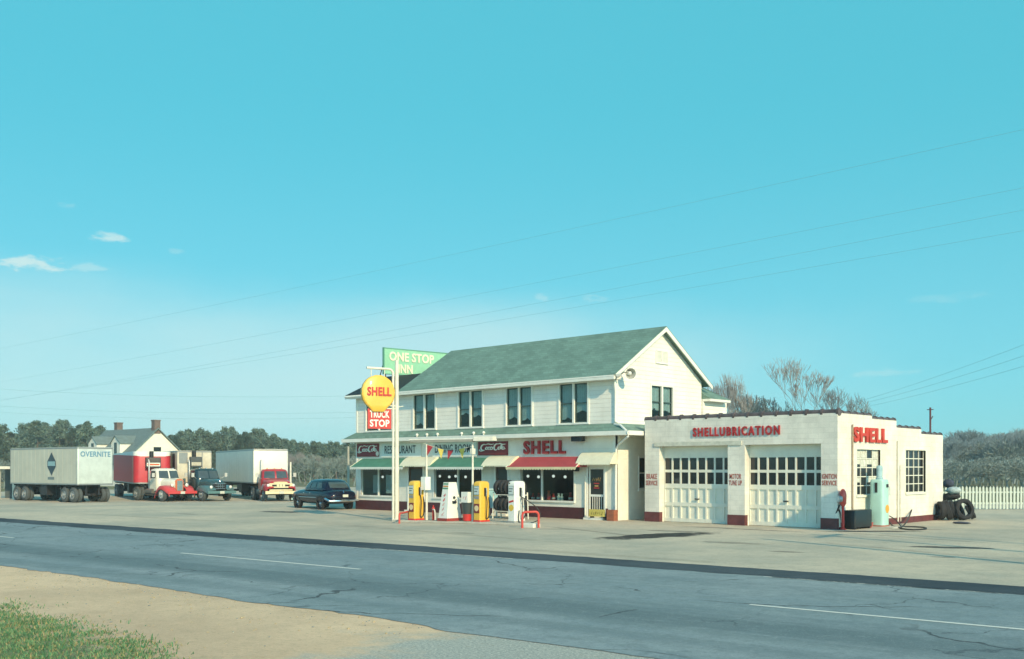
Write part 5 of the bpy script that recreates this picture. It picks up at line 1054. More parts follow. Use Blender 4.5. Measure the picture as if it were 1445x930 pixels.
def gh_point(secs, t, zf):
    """point on a greenhouse loft: secs = [(z, cx, hx, hy)], angle t"""
    for (a, b) in zip(secs, secs[1:]):
        if a[0] <= zf <= b[0] or b is secs[-1]:
            k = max(0, min(1, (zf - a[0]) / (b[0] - a[0]))); cx, hx, hy = [a[i] + (b[i] - a[i]) * k for i in (1, 2, 3)]; e = 4.5
            return Vector((cx + math.copysign(abs(math.cos(t)) ** (2 / e), math.cos(t)) * hx, math.copysign(abs(math.sin(t)) ** (2 / e), math.sin(t)) * hy, zf))
def side_x(secs, zf):
    return gh_point(secs, 0, zf).x, gh_point(secs, math.pi, zf).x, gh_point(secs, math.pi / 2, zf).y
def pane_patch(mb, secs, f0, f1, z0, z1, face, off=.012, mi=0):
    """window patch lying on the loft; face 'l','r' (f = fraction along length), 'f','b' (f = fraction across)"""
    g = []
    for i in range(5):
        row = []
        for j in range(9):
            z = z0 + (z1 - z0) * i / 4; f = f0 + (f1 - f0) * j / 8; xf, xb, hy = side_x(secs, z); e = 4.5
            cx, hx = (xf + xb) / 2, (xf - xb) / 2
            if face in 'lr':
                u = max(-.999, min(.999, 2 * f - 1)); x = cx + u * hx; y = hy * (1 - abs(u) ** e) ** (1 / e); row.append((x, (y + off) * (1 if face == 'l' else -1), z))
            else:
                u = max(-.999, min(.999, 2 * f - 1)); y = u * hy; x = hx * (1 - abs(u) ** e) ** (1 / e); row.append((cx + (x + off) * (1 if face == 'f' else -1), y, z))
        g.append(row)
    mb.loft(g, mi, caps=False, closed=False)
# ---------------------------------------------------------------- sedan
NAVY = M('navy_car_paint', (.006, .008, .022), .22, var=.15, coat=.35, spec=.35)
cpos = at(470, 718.7, 56.0); h_ = CW(-.60, .80) - CW(0, 0); rz = math.atan2(h_.y, h_.x); cc = CW(-9.85, 56.1) + h_ * 1.30
t = thing('sedan_car', 'dark navy rounded sedan parked with its tail towards the inn', 'car', (cc.x, cc.y, 0), rz)
S = [(-2.50, .55, .48, .80), (-2.44, .74, .40, .98), (-2.2, .84, .35, 1.08), (-1.8, .90, .31, 1.12), (-1.0, .94, .29, 1.13), (0, .94, .28, 1.13), (.9, .94, .28, 1.12), (1.6, .91, .29, 1.08), (2.1, .87, .33, 1.02), (2.38, .77, .38, .94), (2.48, .6, .44, .82)]
mb = MB(); mb.loft([sex(x, hy, a, b, 28, 3.6) for x, hy, a, b in S]); body = mb.build('body', NAVY, t, ang=60)
GH = [(1.06, -.50, 1.62, .87), (1.22, -.50, 1.48, .84), (1.42, -.52, 1.24, .78), (1.56, -.54, 1.02, .70), (1.64, -.56, .76, .58), (1.67, -.58, .4, .36)]
mb = MB(); mb.loft([[tuple(gh_point(GH, 2 * math.pi * (i + .5) / 36, z)) for i in range(36)] for z in (1.06, 1.14, 1.22, 1.32, 1.42, 1.5, 1.56, 1.61, 1.64, 1.67)]); mb.build('roof', NAVY, t, ang=60)
CARG = M('car_window_glass', (.06, .085, .09), .05, var=.2, spec=.6)
for f in 'lr':
    for a, b in ((.17, .36), (.41, .62), (.65, .86)): mb = MB(); pane_patch(mb, GH, a, b, 1.19, 1.48, f); mb.build('side_window', CARG, t)
mb = MB(); pane_patch(mb, GH, .16, .84, 1.2, 1.5, 'b'); mb.build('rear_window', CARG, t); mb = MB(); pane_patch(mb, GH, .12, .88, 1.2, 1.5, 'f'); mb.build('windscreen', CARG, t)
for x in (-1.38, 1.5):
    for s_ in (1, -1):
        wheel(t, x, s_ * .76, .35, .2, CHROME, s_, TYRE)
        mb = MB(); mb.lathe([(.42, s_ * .80), (.42, s_ * .935), (.36, s_ * .938), (.36, s_ * .8)], (x, 0, .36), 24, 'y'); mb.build('wheel_arch', BLACKM, body)
mb = MB(); mb.tube([(-2.1, .95, .62), (-2.45, .86, .5), (-2.58, .5, .5), (-2.61, 0, .5), (-2.58, -.5, .5), (-2.45, -.86, .5), (-2.1, -.95, .5)], .06, 8); mb.build('bumper', CHROME, t); mb = MB(); mb.tube([(2.1, .93, .5), (2.48, .8, .5), (2.6, 0, .5), (2.48, -.8, .5), (2.1, -.93, .5)], .06, 8); mb.build('bumper', CHROME, t)
for s_ in (1, -1):
    mb = MB(); mb.tube([(-1.0, s_ * .945, .66), (1.2, s_ * .945, .66)], .016, 6); mb.build('side_trim', CHROME, body)
    mb = MB(); mb.ball((-2.40, s_ * .68, .74), (.06, .07, .09), 10, 8); mb.build('tail_lamp', M('tail_lamp_red', (.3, .03, .02), .2), t)
    for x in (-.28, .5): mb = MB(); mb.tube([(x, s_ * .94, .9), (x + .14, s_ * .94, .9)], .018, 6); mb.build('door_handle', CHROME, body)
mb = MB(); mb.box(-2.55, -2.525, -.22, .1, .70, .84); mb.build('licence_plate', M('plate_white', (.6, .6, .5), .5), t, smooth=False)
mb = MB(); mb.tube([(-2.40, .0, 1.04), (-2.49, 0, .92)], .03, 6); mb.build('boot_handle', CHROME, t)
# ---------------------------------------------------------------- lorries
def heading(p, ang):
    """heading given as degrees from 'towards the camera plane' turned to the right"""
    h = CW(math.sin(R(ang)), -math.cos(R(ang))) - CW(0, 0); return math.atan2(h.y, h.x), Vector((h.x, h.y, 0))
def fender(mb, cx, r, y0, y1, front=1.15, back=-1.0, h=1.12, drop=.25, nose=.72, tail=.5, mi=0):
    n = 14; rings = []
    for i in range(n + 1):
        t = i / n; x = cx + back + (front - back) * t
        k = 1 - ((x - cx) / (front if x > cx else -back)) ** 2
        lo = nose if x > cx else tail; z = lo + (h - lo) * max(0, k) ** .75; s = 1 if y1 > y0 else -1
        taper = 1 - .22 * max(0, (x - cx) / front) ** 3
        ya, yb = y0, y0 + (y1 - y0) * taper
        rings.append([(x, ya, z - .02), (x, ya + (yb - ya) * .55, z), (x, yb - s * .05, z - .04), (x, yb, z - .13), (x, yb, z - .13 - drop), (x, yb - s * .03, z - .13 - drop), (x, yb - s * .05, z - .12), (x, ya, z - .07)])
    mb.loft(rings, mi)
def tractor(name, label, p, ang, style, cab, hoodm, fend, grp='tractor units parked in the truck row'):
    """conventional tractor unit, origin under the front axle, x forwards"""
    rz, hv = heading(p, ang); t = thing(name, label, 'truck', (p.x, p.y, 0), rz, grp); wb = 3.5; tall = style == 'tall'
    mb = MB(); mb.box(-4.5, .75, -.42, -.3, .62, .82); mb.box(-4.5, .75, .3, .42, .62, .82); mb.box(-.1, .1, -.95, .95, .42, .56); mb.box(-wb - .1, -wb + .1, -.9, .9, .42, .6)
    for x in (-4.4, -3, -2, -.6): mb.box(x, x + .1, -.299, .299, .65, .8)
    mb.build('chassis', BLACKM, t, smooth=False)
    mb = MB(); mb.lathe([(.5, .83), (.55, .9), (.55, .98), (.2, 1.0)], (-wb, 0, 0), 20, 'z'); mb.build('fifth_wheel', BLACKM, t)
    for s_ in (1, -1):
        wheel(t, 0, s_ * .92, .5, .25, RIMG if not tall else M('rim_cream', (.4, .42, .4), .5), s_)
        wheel(t, -wb, s_ * 1.02, .5, .25, RIMG, s_); wheel(t, -wb, s_ * .74, .5, .25, RIMG, s_)
    # cab
    xb, xf = -2.25, -.75
    if style == 'wide': hw, hr = .98, 2.22
    elif tall: hw, hr = .88, 2.25
    else: hw, hr = .92, 2.25
    cx, hx = (xb + xf) / 2, (xf - xb) / 2
    C = [(.72, cx, hx, hw), (1.45, cx, hx, hw), (1.55, cx - .01, hx - .01, hw * .985), (1.75, cx - .04, hx - .05, hw * .955), (hr - .18, cx - .10, hx - .13, hw * .91), (hr - .06, cx - .13, hx - .22, hw * .84), (hr, cx - .15, hx - .42, hw * .6), (hr + .02, cx - .15, hx - .6, hw * .3)]
    zz = [.72, 1.1, 1.45, 1.55, 1.65, 1.75, 1.9, hr - .18, hr - .11, hr - .06, hr - .02, hr, hr + .02]
    mb = MB(); mb.loft([[tuple(gh_point(C, 2 * math.pi * (i + .5) / 32, z)) for i in range(32)] for z in zz]); cb = mb.build('cab', cab, t, ang=55)
    for a, b in ((.08, .47), (.53, .92)): mb = MB(); pane_patch(mb, C, a, b, 1.58, hr - .16, 'f', .015); mb.build('windscreen', CARG, cb)
    for f in 'lr':
        mb = MB(); pane_patch(mb, C, .3, .78, 1.58, hr - .18, f, .012); mb.build('side_window', DGLASS, cb)
        s_ = 1 if f == 'l' else -1
        mb = MB(); y = hw * s_; mb.box(xb + .34, xf - .22, min(y, y + .012 * s_), max(y, y + .012 * s_), .78, 1.5); dr = mb.build('door', cab, t, smooth=False); mb = MB(); mb.tube([(xb + .42, y + .04 * s_, 1.3), (xb + .56, y + .04 * s_, 1.3)], .02, 6); mb.build('handle', CHROME, dr)
        mb = MB(); mb.tube([(xf - .15, y, 1.55), (xf - .0, y + .3 * s_, 1.75)], .012, 5); q = (xf, y + .32 * s_, 1.8); mb.box(q[0] - .02, q[0] + .02, q[1] - .1, q[1] + .1, q[2] - .14, q[2] + .14); mb.build('mirror', M('mirror_grey', (.5, .5, .45), .4), t, smooth=False)
        mb = MB(); mb.box(xb + .1, xf + .1, min(.9 * s_, 1.12 * s_), max(.9 * s_, 1.12 * s_), .48, .55); mb.build('running_board', BLACKM, t, smooth=False)
        mb = MB(); mb.tube([(xb - .1, .82 * s_, .62), (xf - .55, .82 * s_, .62)], .24, 16); mb.build('fuel_tank', M('tank_dull', (.16, .15, .13), .45, .3), t)
    mb = MB(); mb.tube([(xb - .12, -.7, .6), (xb - .12, -.7, 2.7), (xb - .2, -.7, 2.85)], .06, 10); mb.build('exhaust_stack', STEEL, t)
    # bonnet, grille and fenders
    if tall:
        H = [(xf - .06, .66, .85, 1.58), (xf + .3, .56, .85, 1.56), (.25, .42, .85, 1.5), (.52, .34, .83, 1.46), (.6, .28, .86, 1.4)]; e = 3.2
        g0, g1, gw, gx = .72, 1.44, .25, .58
    elif style == 'bull':
        H = [(xf - .06, .74, .85, 1.6), (xf + .3, .66, .85, 1.58), (.2, .52, .83, 1.5), (.58, .42, .82, 1.42), (.72, .34, .9, 1.32)]; e = 3.
        g0, g1, gw, gx = .86, 1.2, .45, .74
    else:
        H = [(xf - .06, .90, .85, 1.58), (xf + .3, .88, .85, 1.55), (.2, .80, .83, 1.48), (.62, .70, .82, 1.40), (.76, .62, .88, 1.30)]; e = 3.6
        g0, g1, gw, gx = .88, 1.2, .62, .78
    mb = MB(); mb.loft([sex(x, hy, a, b, 28, e) for x, hy, a, b in H]); mb.build('bonnet', hoodm, t, ang=55)
    mb = MB()
    if tall:
        mb.loft([[(gx, -gw - .04, g0 - .04), (gx, gw + .04, g0 - .04), (gx, gw + .06, g1), (gx, gw * .5, g1 + .1), (gx, -gw * .5, g1 + .1), (gx, -gw - .06, g1)], [(gx + .07, -gw, g0), (gx + .07, gw, g0), (gx + .07, gw + .01, g1 - .02), (gx + .07, gw * .45, g1 + .06), (gx + .07, -gw * .45, g1 + .06), (gx + .07, -gw - .01, g1 - .02)]]); gs = mb.build('grille_shell', M('orange_red_shell', (.62, .16, .06), .4), t, smooth=False)
        m = MB()
        for i in range(7): y = -gw * .72 + gw * 1.44 * i / 6; m.box(gx + .071, gx + .09, y - .018, y + .018, g0 + .03, g1 - .02)
        m.build('grille', CHROME, gs, smooth=False); m = MB(); m.box(gx + .0705, gx + .075, -gw * .8, gw * .8, g0 + .02, g1 - .01); m.build('radiator', M('radiator_grey', (.2, .22, .22), .6), gs, smooth=False)
    elif style == 'bull':
        m = MB(); m.box(gx - .1, gx + .03, -gw, gw, g0, g1); gs = m.build('radiator', BLACKM, t, smooth=False); m = MB()
        for i in range(3): z = g0 + (g1 - g0) * i / 2; m.tube([(gx - .05, -gw - .03, z), (gx + .06, -gw * .5, z), (gx + .06, gw * .5, z), (gx - .05, gw + .03, z)], .022, 6)
        for y in (-.16, 0, .16): m.tube([(gx + .05, y, g0), (gx + .05, y, g1)], .015, 6)
        m.build('grille', M('dull_chrome', (.4, .48, .48), .3, .8), gs); m = MB(); m.lathe([(.06, 0), (.04, .12), (.001, .16)], (gx - .06, 0, 1.34), 10); m.build('radiator_cap', CHROME, t)
    else:
        m = MB(); m.box(gx - .12, gx + .02, -gw, gw, g0 - .12, g1); gs = m.build('radiator', BLACKM, t, smooth=False); m = MB(); CRM = M('cream_grille_paint', (.75, .66, .42), .35)
        for z in (g0 - .1, g0 + .1, g1): m.box(gx + .02, gx + .09, -gw - .16, gw + .16, z - .045, z + .045)
        for y in (-.2, 0, .2): m.lathe([(.085, gx + .02), (.085, gx + .07), (.03, gx + .08)], (0, y, (g0 + .1 + g1) / 2 + .0), 12, 'x')
        for s_ in (1, -1): m.box(gx + .0, gx + .08, s_ * (gw + .06) - .08, s_ * (gw + .06) + .08, g0 + .146, g1 - .046)
        m.build('grille', CRM, gs, smooth=False); m = MB(); m.loft([sex(gx - .06, .5, 1.2, 1.36, 16, 3), sex(gx + .05, .42, 1.22, 1.33, 16, 3)]); m.build('nose_trim', M('nose_cream', (.75, .62, .35), .4), t)
    for s_ in (1, -1):
        mb = MB()
        if tall: fender(mb, .0, .5, .38 * s_, 1.08 * s_, .95, -.85, 1.12, .16, .66, .5)
        elif style == 'bull': fender(mb, .0, .5, .40 * s_, 1.10 * s_, .95, -.85, 1.12, .26, .84, .5)
        else: fender(mb, .0, .5, .5 * s_, 1.10 * s_, .92, -.80, 1.22, .30, 1.0, .55)
        mb.build('fender', fend, t, ang=50)
        hl = (.62, .52 * s_, 1.12) if tall else ((.86, .72 * s_, .98) if style == 'bull' else (.82, .84 * s_, 1.10))
        mb = MB(); mb.lathe([(.02, hl[0] - .2), (.09, hl[0] - .12), (.115, hl[0]), (.12, hl[0] + .02)], (0, hl[1], hl[2]), 16, 'x'); lamp = mb.build('headlight', CHROME if not tall else M('lamp_shell_cream', (.6, .58, .5), .3), t); m = MB(); m.ball((hl[0] + .015, hl[1], hl[2]), (.04, .105, .105), 14, 8); m.build('lens', M('lens_glass', (.72, .72, .66), .1), lamp)
    mb = MB(); bz = .62
    if style == 'wide': mb.loft([[(.98, y, bz - .1), (1.05, y, bz - .1), (1.05, y, bz + .1), (.98, y, bz + .1)] for y in (-1.08, 1.08)])
    else: mb.loft([[(1.0, y, bz - .08), (1.06, y, bz - .08), (1.06, y, bz + .1), (1.0, y, bz + .1)] for y in (-1.05, 1.05)])
    mb.box(.7, 1.0, -.4, -.32, bz - .05, bz + .05); mb.box(.7, 1.0, .32, .4, bz - .05, bz + .05)
    mb.build('bumper', {'tall': fend, 'bull': M('dull_teal_bumper', (.1, .2, .2), .4), 'wide': MATS.get('cream_grille_paint') or CHROME}[style], t, smooth=False)
    mb = MB(); mb.box(1.061, 1.072, -.16, .16, bz - .09, bz + .08); mb.build('licence_plate', M('plate_white', (.6, .6, .5), .5), t, smooth=False)
    mb = MB()
    mk = M('amber_lamp', (.6, .25, .05), .3) if style == 'wide' else CHROME
    for y in (-.5, 0, .5): mb.ball((cx - .05 if 0 else xf - .52, y, hr + .0), (.06, .05, .05), 8, 6)
    mb.build('marker_lamp', mk, cb)
    return t
def trailer(label, fc, ang, L, Wd, z0, z1, side, front, top=None, rad=.18, tandem=True, gear=True, ribs=True, grp='box trailers parked in the truck row', front_tandem=False):
    """semi-trailer, origin on the ground under the middle of its front face, x forwards"""
    rz, hv = heading(fc, ang); t = thing('semi_trailer', label, 'trailer', (fc.x, fc.y, 0), rz, grp); hw = Wd / 2
    n = 8; prof = [(-L, -hw), (-L, hw)]
    for i in range(n + 1): a = math.pi / 2 * i / n; prof.append((-rad + rad * math.sin(a), hw - rad + rad * math.cos(a)))
    for i in range(n + 1): a = math.pi / 2 * i / n; prof.append((-rad + rad * math.cos(a), -hw + rad - rad * math.sin(a)))
    mb = MB(); mb.loft([[(x, y, z0) for x, y in prof], [(x, y, z1 - .03) for x, y in prof], [(x * .998 - .01, y * .98, z1) for x, y in prof]])
    fi = len(mb.f)
    for k, f in enumerate(mb.f):
        if len(f) == 4 and all(mb.v[i].x > -rad * 1.02 for i in f): mb.m[k] = 1
    o = mb.build('box', [side, front], t, ang=30)
    r = MB(); TR = M('trailer_edge_metal', (.3, .31, .3), .4, .5)
    for z in (z0 - .0, z1 - .11): r.loft([[(x + (.012 if x > -L + .1 else -.012), y * 1.006, z) for x, y in prof], [(x + (.012 if x > -L + .1 else -.012), y * 1.006, z + .09) for x, y in prof]], caps=False)
    for y in (-hw - .012, hw + .004):
        for x in (-rad - .03, -L): r.box(x, x + .06, y, y + .008, z0 + .09, z1 - .11)
    r.build('edge_rail', top or TR, o, smooth=False)
    if ribs:
        for y in (-hw - .008, hw + .001):
            k = MB(); m = int(L / .6)
            for i in range(1, m): x = -L + (L - rad) * i / m; k.box(x - .012, x + .012, y, y + .007, z0 + .091, z1 - .111)
            k.build('side_ribs', side, o, smooth=False)
    c = MB(); c.box(-L + .05, -.3, -.5, -.4, z0 - .25, z0); c.box(-L + .05, -.3, .4, .5, z0 - .25, z0)
    for i in range(8): x = -L + .3 + (L - 1) * i / 8; c.box(x, x + .08, -hw + .1, hw - .1, z0 - .1, z0 - .002)
    c.build('underframe', BLACKM, t, smooth=False)
    for x in ((-L + .75, -L + 1.9) if tandem else (-L + 1.2,)) + ((-.75, -1.85) if front_tandem else ()):
        for s_ in (1, -1): wheel(t, x, s_ * (hw - .15), .5, .25, RIMG, s_); wheel(t, x, s_ * (hw - .43), .5, .25, RIMG, s_)
        a = MB(); a.tube([(x, -hw + .3, .5), (x, hw - .3, .5)], .08, 8); a.box(x - .4, x + .4, -.52, -.38, .5, z0 - .24); a.box(x - .4, x + .4, .38, .52, .5, z0 - .24); a.build('axle', BLACKM, t)
    if gear:
        for s_ in (1, -1): g_ = MB(); g_.tube([(-3.0, s_ * .75, z0), (-3.0, s_ * .75, .1)], .07, 8); g_.box(-3.15, -2.85, s_ * .75 - .12, s_ * .75 + .12, 0, .1); g_.tube([(-3.0, s_ * .75, .5), (-3.8, s_ * .6, z0 - .1)], .03, 6); g_.build('landing_leg', BLACKM, t)
    tk = MB(); tk.box(-5.2, -4.3, -hw + .15, -hw + .75, .45, z0 - .05); tk.build('side_locker', BLACKM, t, smooth=False)
    m = MB()
    for s_ in (1, -1): m.box(-L - .03, -L - .001, s_ * (hw - .3) - .08, s_ * (hw - .3) + .08, z0 + .1, z0 + .2)
    m.build('tail_lamp', MATS['tail_lamp_red'], t, smooth=False)
    return t
# A: grey cream trailer with the diamond emblem, standing without a tractor
CREAMT = M('trailer_grey_cream', (.52, .50, .41), .45, .1, var=.1, scale=1.2); SILV = M('trailer_pale_front', (.55, .60, .55), .4, .1, var=.16, scale=1.5)
fA = (CW(-28.3, 66.0) + CW(-26.75, 67.95)) / 2; angA = 51.5
T_A = trailer('long cream trailer with a dark diamond emblem and OVERNITE on its pale front', fA, angA, 9.2, 2.5, 1.16, 3.66, CREAMT, SILV, rad=.12, gear=True, tandem=True, front_tandem=True)
z0, z1, hw = 1.16, 3.66, 1.25
text('lettering', 'OVERNITE', M('blue_grey_letters', (.12, .27, .38), .5), T_A, (.004, -1.05, 3.02), (0, 1, 0), UP, 2.1, .36, .012, .025)
mb = MB(); q = lambda u, z, n=0: (u, -hw - .006 - n, z)
cxE = -3.35; w_ = .66; mb.loft([[(cxE + a * w_, -hw - .012 - d, 2.55 + b) for a, b in ((0, .78), (.5, .42), (.85, .18), (.85, -.18), (.5, -.42), (0, -.78), (-.5, -.42), (-.85, -.18), (-.85, .18), (-.5, .42))] for d in (0, .006)]); em_ = mb.build('diamond_emblem', M('emblem_navy', (.035, .06, .08), .5), T_A, smooth=False)
mb = MB(); mb.box(cxE - .48, cxE + .48, -hw - .024, -hw - .019, 2.42, 2.72); mb.build('emblem_panel', M('emblem_pale', (.25, .4, .42), .5), em_, smooth=False); mb = MB(); mb.box(cxE - .5, cxE + .35, -hw - .016, -hw - .010, 1.5, 1.68); mb.build('stencil', M('emblem_grey', (.16, .2, .2), .6), T_A, smooth=False)
# B: red trailer with white cap, behind the white and red tractor
REDT = M('trailer_red', (.50, .035, .05), .45, var=.12); WCAP = M('trailer_white_cap', (.75, .76, .7), .4)
axB = CW(-23.0, 69.2); angB = 46; trB = 27
kB = axB - heading(axB, angB)[1] * 3.5; fB = kB + heading(kB, trB)[1] * .85
T_B = trailer('red trailer with a white cap coupled behind the white and red truck', fB, trB, 13.5, 2.5, 1.18, 3.42, REDT, REDT, top=None, rad=.45, gear=False)
mb = MB(); n = 10; prof = []
for i in range(n + 1): a = math.pi / 2 * i / n; prof.append((-.45 + .46 * math.sin(a), 1.26 - .46 + .46 * math.cos(a)))
for i in range(n + 1): a = math.pi / 2 * i / n; prof.append((-.45 + .46 * math.cos(a), -1.26 + .46 - .46 * math.sin(a)))
prof = [(-13.51, -1.262), (-13.51, 1.262)] + [(x + .006, y * 1.003) for x, y in prof]
mb.loft([[(x, y, 3.14 + (.22 if x < -.6 else .0) - .18 * (1 - min(1, abs(y) / 1.1)) * (x > -.3)) for x, y in prof], [(x, y, 3.43) for x, y in prof]]); mb.build('white_cap', WCAP, T_B, ang=30)
def fridge(T, z, cols, label, w=.9):
    """cooling unit hung on the trailer's nose"""
    mb = MB(); mb.bbox(.03, .42, -w / 2, w / 2, z, z + .72, .03); o = mb.build('cooling_unit', cols[0], T); m = MB(); m.box(.421, .432, -w / 2 + .06, w / 2 - .06, z + .1, z + .34); m.build('unit_panel', cols[1], o, smooth=False); m = MB(); m.tube([(.2, -.1, z + .72), (.2, -.1, z + 1.15)], .14, 12); m.build('fan_duct', BLACKM, o)
    m = MB(); m.box(.433, .438, -w / 2 + .1, w / 2 - .1, z + .16, z + .28); m.build('unit_stripe', cols[2], o, smooth=False)
fridge(T_B, 2.3, (BLACKM, WHTP, M('orange_red_stripe', (.6, .12, .04), .5)), '', 1.0)
T1 = tractor('tractor_truck', 'old white truck with sweeping red fenders and an upright grille', axB, angB, 'tall', M('cab_cream_white', (.74, .70, .58), .35, var=.08, coat=.3), M('bonnet_cream', (.74, .70, .58), .35, var=.08, coat=.3), M('fender_red', (.58, .06, .06), .3, var=.1, coat=.4))
# C: grey cream trailer with dark barred side, behind the dark truck
axC = CW(-20.5, 69.9); angC = 44; trC = 34; kC = axC - heading(axC, angC)[1] * 3.5; fC = kC + heading(kC, trC)[1] * .85
CT = M('trailer_weathered_cream', (.55, .50, .38), .5, var=.25, scale=1.6)
T_C = trailer('weathered cream trailer with dark barred side openings behind the dark truck', fC, trC, 8.5, 2.45, 1.2, 3.5, CT, CT, rad=.1, gear=False)
mb = MB()
for i in range(9): x = -.5 - .9 * i; mb.box(x - .62, x, -1.25, -1.228, 1.5, 3.3)
mb.build('side_opening', BLACKM, T_C, smooth=False)
m = MB(); m.box(.005, .02, -.14, -.08, 1.3, 3.4); m.box(.005, .02, .5, .56, 1.3, 3.4); m.box(.005, .018, -1.1, -.5, 2.6, 3.35); m.build('front_strap', M('trailer_edge_metal', (.3, .31, .3), .4, .5), T_C, smooth=False)
fridge(T_C, 2.35, (M('unit_dark', (.05, .06, .06), .5), CT, CT), '', .8)
DKG = M('cab_dark_teal', (.015, .035, .04), .25, var=.15, coat=.6); 
T2 = tractor('tractor_truck', 'dark teal truck with a rounded bonnet between the white and the red truck', axC, angC, 'bull', DKG, M('bonnet_teal_grey', (.035, .075, .08), .25, var=.15, coat=.6), M('fender_teal_grey', (.075, .145, .15), .3, var=.15, coat=.5))
# D: white trailer and red truck
axD = CW(-16.05, 69.6); angD = 25; trD = 27.5; kD = axD - heading(axD, angD)[1] * 3.5; fD = kD + heading(kD, trD)[1] * .85
WT = M('trailer_white', (.72, .70, .60), .4, .1, var=.08, scale=1.2)
T_D = trailer('plain white box trailer behind the red truck at the right end of the row', fD, trD, 13.0, 2.5, 1.18, 3.62, WT, WT, rad=.1, gear=False)
T3 = tractor('tractor_truck', 'red truck with a broad cream grille at the right end of the row', axD, angD, 'wide', M('cab_red', (.42, .025, .03), .3, var=.1, coat=.5), M('bonnet_red', (.5, .035, .035), .3, var=.1, coat=.5), M('fender_dark_red', (.4, .03, .035), .3, var=.1, coat=.5))

# ================================================================ FAR SETTING: house, shed, trees, wires
# storey-and-a-half house behind the lorries
hp = at(222, HY, 128); hg = Vector((hp.x, hp.y, 0)); HR, HH = heading(hg, 48)     # gable faces right-front
t = thing('far_house', 'cream storey-and-a-half house with chimneys and dormers behind the trailers', 'house', tuple(hg), HR)
CRW = M('house_cream', (.78, .74, .63), .6, var=.08); GRF = SHINGLE if 0 else M('house_grey_roof', (.15, .195, .185), .8, var=.25, scale=3)
zr = 7.2; ze = 3.0; hw = 4.6; Lh = 13.5
mb = MB(); mb.loft([[(0, -hw, 0), (0, hw, 0), (0, hw, ze), (0, 0, zr - .1), (0, -hw, ze)], [(-Lh, -hw, 0), (-Lh, hw, 0), (-Lh, hw, ze), (-Lh, 0, zr - .1), (-Lh, -hw, ze)]]); mb.build('wall', CRW, t, smooth=False)
mb = MB()
for s_ in (1, -1):
    k = (zr - ze) / hw; pr = [(s_ * (hw + .4), ze - .4 * k), (0, zr), (0, zr + .15), (s_ * (hw + .4), ze - .4 * k + .17)]; mb.prism(pr, lambda p, x: (x, p[0], p[1]), .3, -Lh - .3)
rf = mb.build('roof', GRF, t, smooth=False)
BRK = M('chimney_brick', (.17, .12, .10), .8, var=.3)
for x, y in ((-.3, .0), (-Lh + 2.6, .4)):
    mb = MB(); mb.box(x - .45, x + .35, y - .4, y + .4, zr - .6, zr + 1.0); mb.box(x - .5, x + .4, y - .45, y + .45, zr + 1.0, zr + 1.15); mb.build('chimney', BRK, rf, smooth=False)
for x in (-3.4, -9.6):
    yb = -hw + .8; y2 = -.6; zb_ = ze + (zr - ze) * .9 / hw - .1; zt_ = zb_ + 2.2; mb = MB(); dw = 1.15
    mb.loft([[(x - dw, yb, zb_), (x + dw, yb, zb_), (x + dw, yb, zt_ - .5), (x, yb, zt_ + .35), (x - dw, yb, zt_ - .5)], [(x - dw, y2, zb_), (x + dw, y2, zb_), (x + dw, y2, zt_ - .5), (x, y2, zt_ + .35), (x - dw, y2, zt_ - .5)]]); dm = mb.build('dormer', CRW, t, smooth=False)
    m = MB()
    for s_ in (1, -1): pr = [(x + s_ * (dw + .15), zt_ - .62), (x, zt_ + .37), (x, zt_ + .47), (x + s_ * (dw + .15), zt_ - .5)]; m.prism(pr, lambda p, y: (p[0], y, p[1]), yb - .12, y2 + .4)
    m.build('dormer_roof', GRF, dm, smooth=False); m = MB(); m.box(x - .35, x + .35, yb - .02, yb - .002, zb_ + .25, zt_ - .45); m.build('dormer_window', DGLASS, dm, smooth=False)
m = MB(); m.box(.003, .02, -.5, .5, 3.6, 4.9); m.build('gable_window', DGLASS, t, smooth=False)
# little open shelter at the left edge
s0 = at(-18, 660, 74); s1 = at(25, 660, 74); t = thing('open_shelter', 'low open shelter with a pale roof edge and white post at the far left', 'shelter', (s1.x, s1.y, 0)); G0, G1 = Vector((s0.x, s0.y, 0)), Vector((s1.x, s1.y, 0)); uu = (G1 - G0).normalized(); vv = Vector((-uu.y, uu.x, 0))
mb = MB(); bx2 = lambda a, b, v0, v1, z0, z1: mb.loft([[a + vv * v0 + UP * z0, a + vv * v1 + UP * z0, a + vv * v1 + UP * z1, a + vv * v0 + UP * z1], [b + vv * v0 + UP * z0, b + vv * v1 + UP * z0, b + vv * v1 + UP * z1, b + vv * v0 + UP * z1]])
bx2(G0, G1 + uu * .3, -.3, 3, 2.2, 2.4); mb.build('roof', POLEW, t, world=True, smooth=False)
for d in (.0, -1.1):
    mb = MB(); bx2(G1 + uu * (-.35 + d * 1.0), G1 + uu * (-.18 + d), -.1, .08, 0, 2.2); mb.build('post', POLEW, t, world=True, smooth=False)
mb = MB(); bx2(G0, G1 - uu * .1, 2.6, 2.75, 0, 2.2); mb.build('back_wall', M('shelter_dark_boards', (.07, .09, .09), .8), t, world=True, smooth=False)

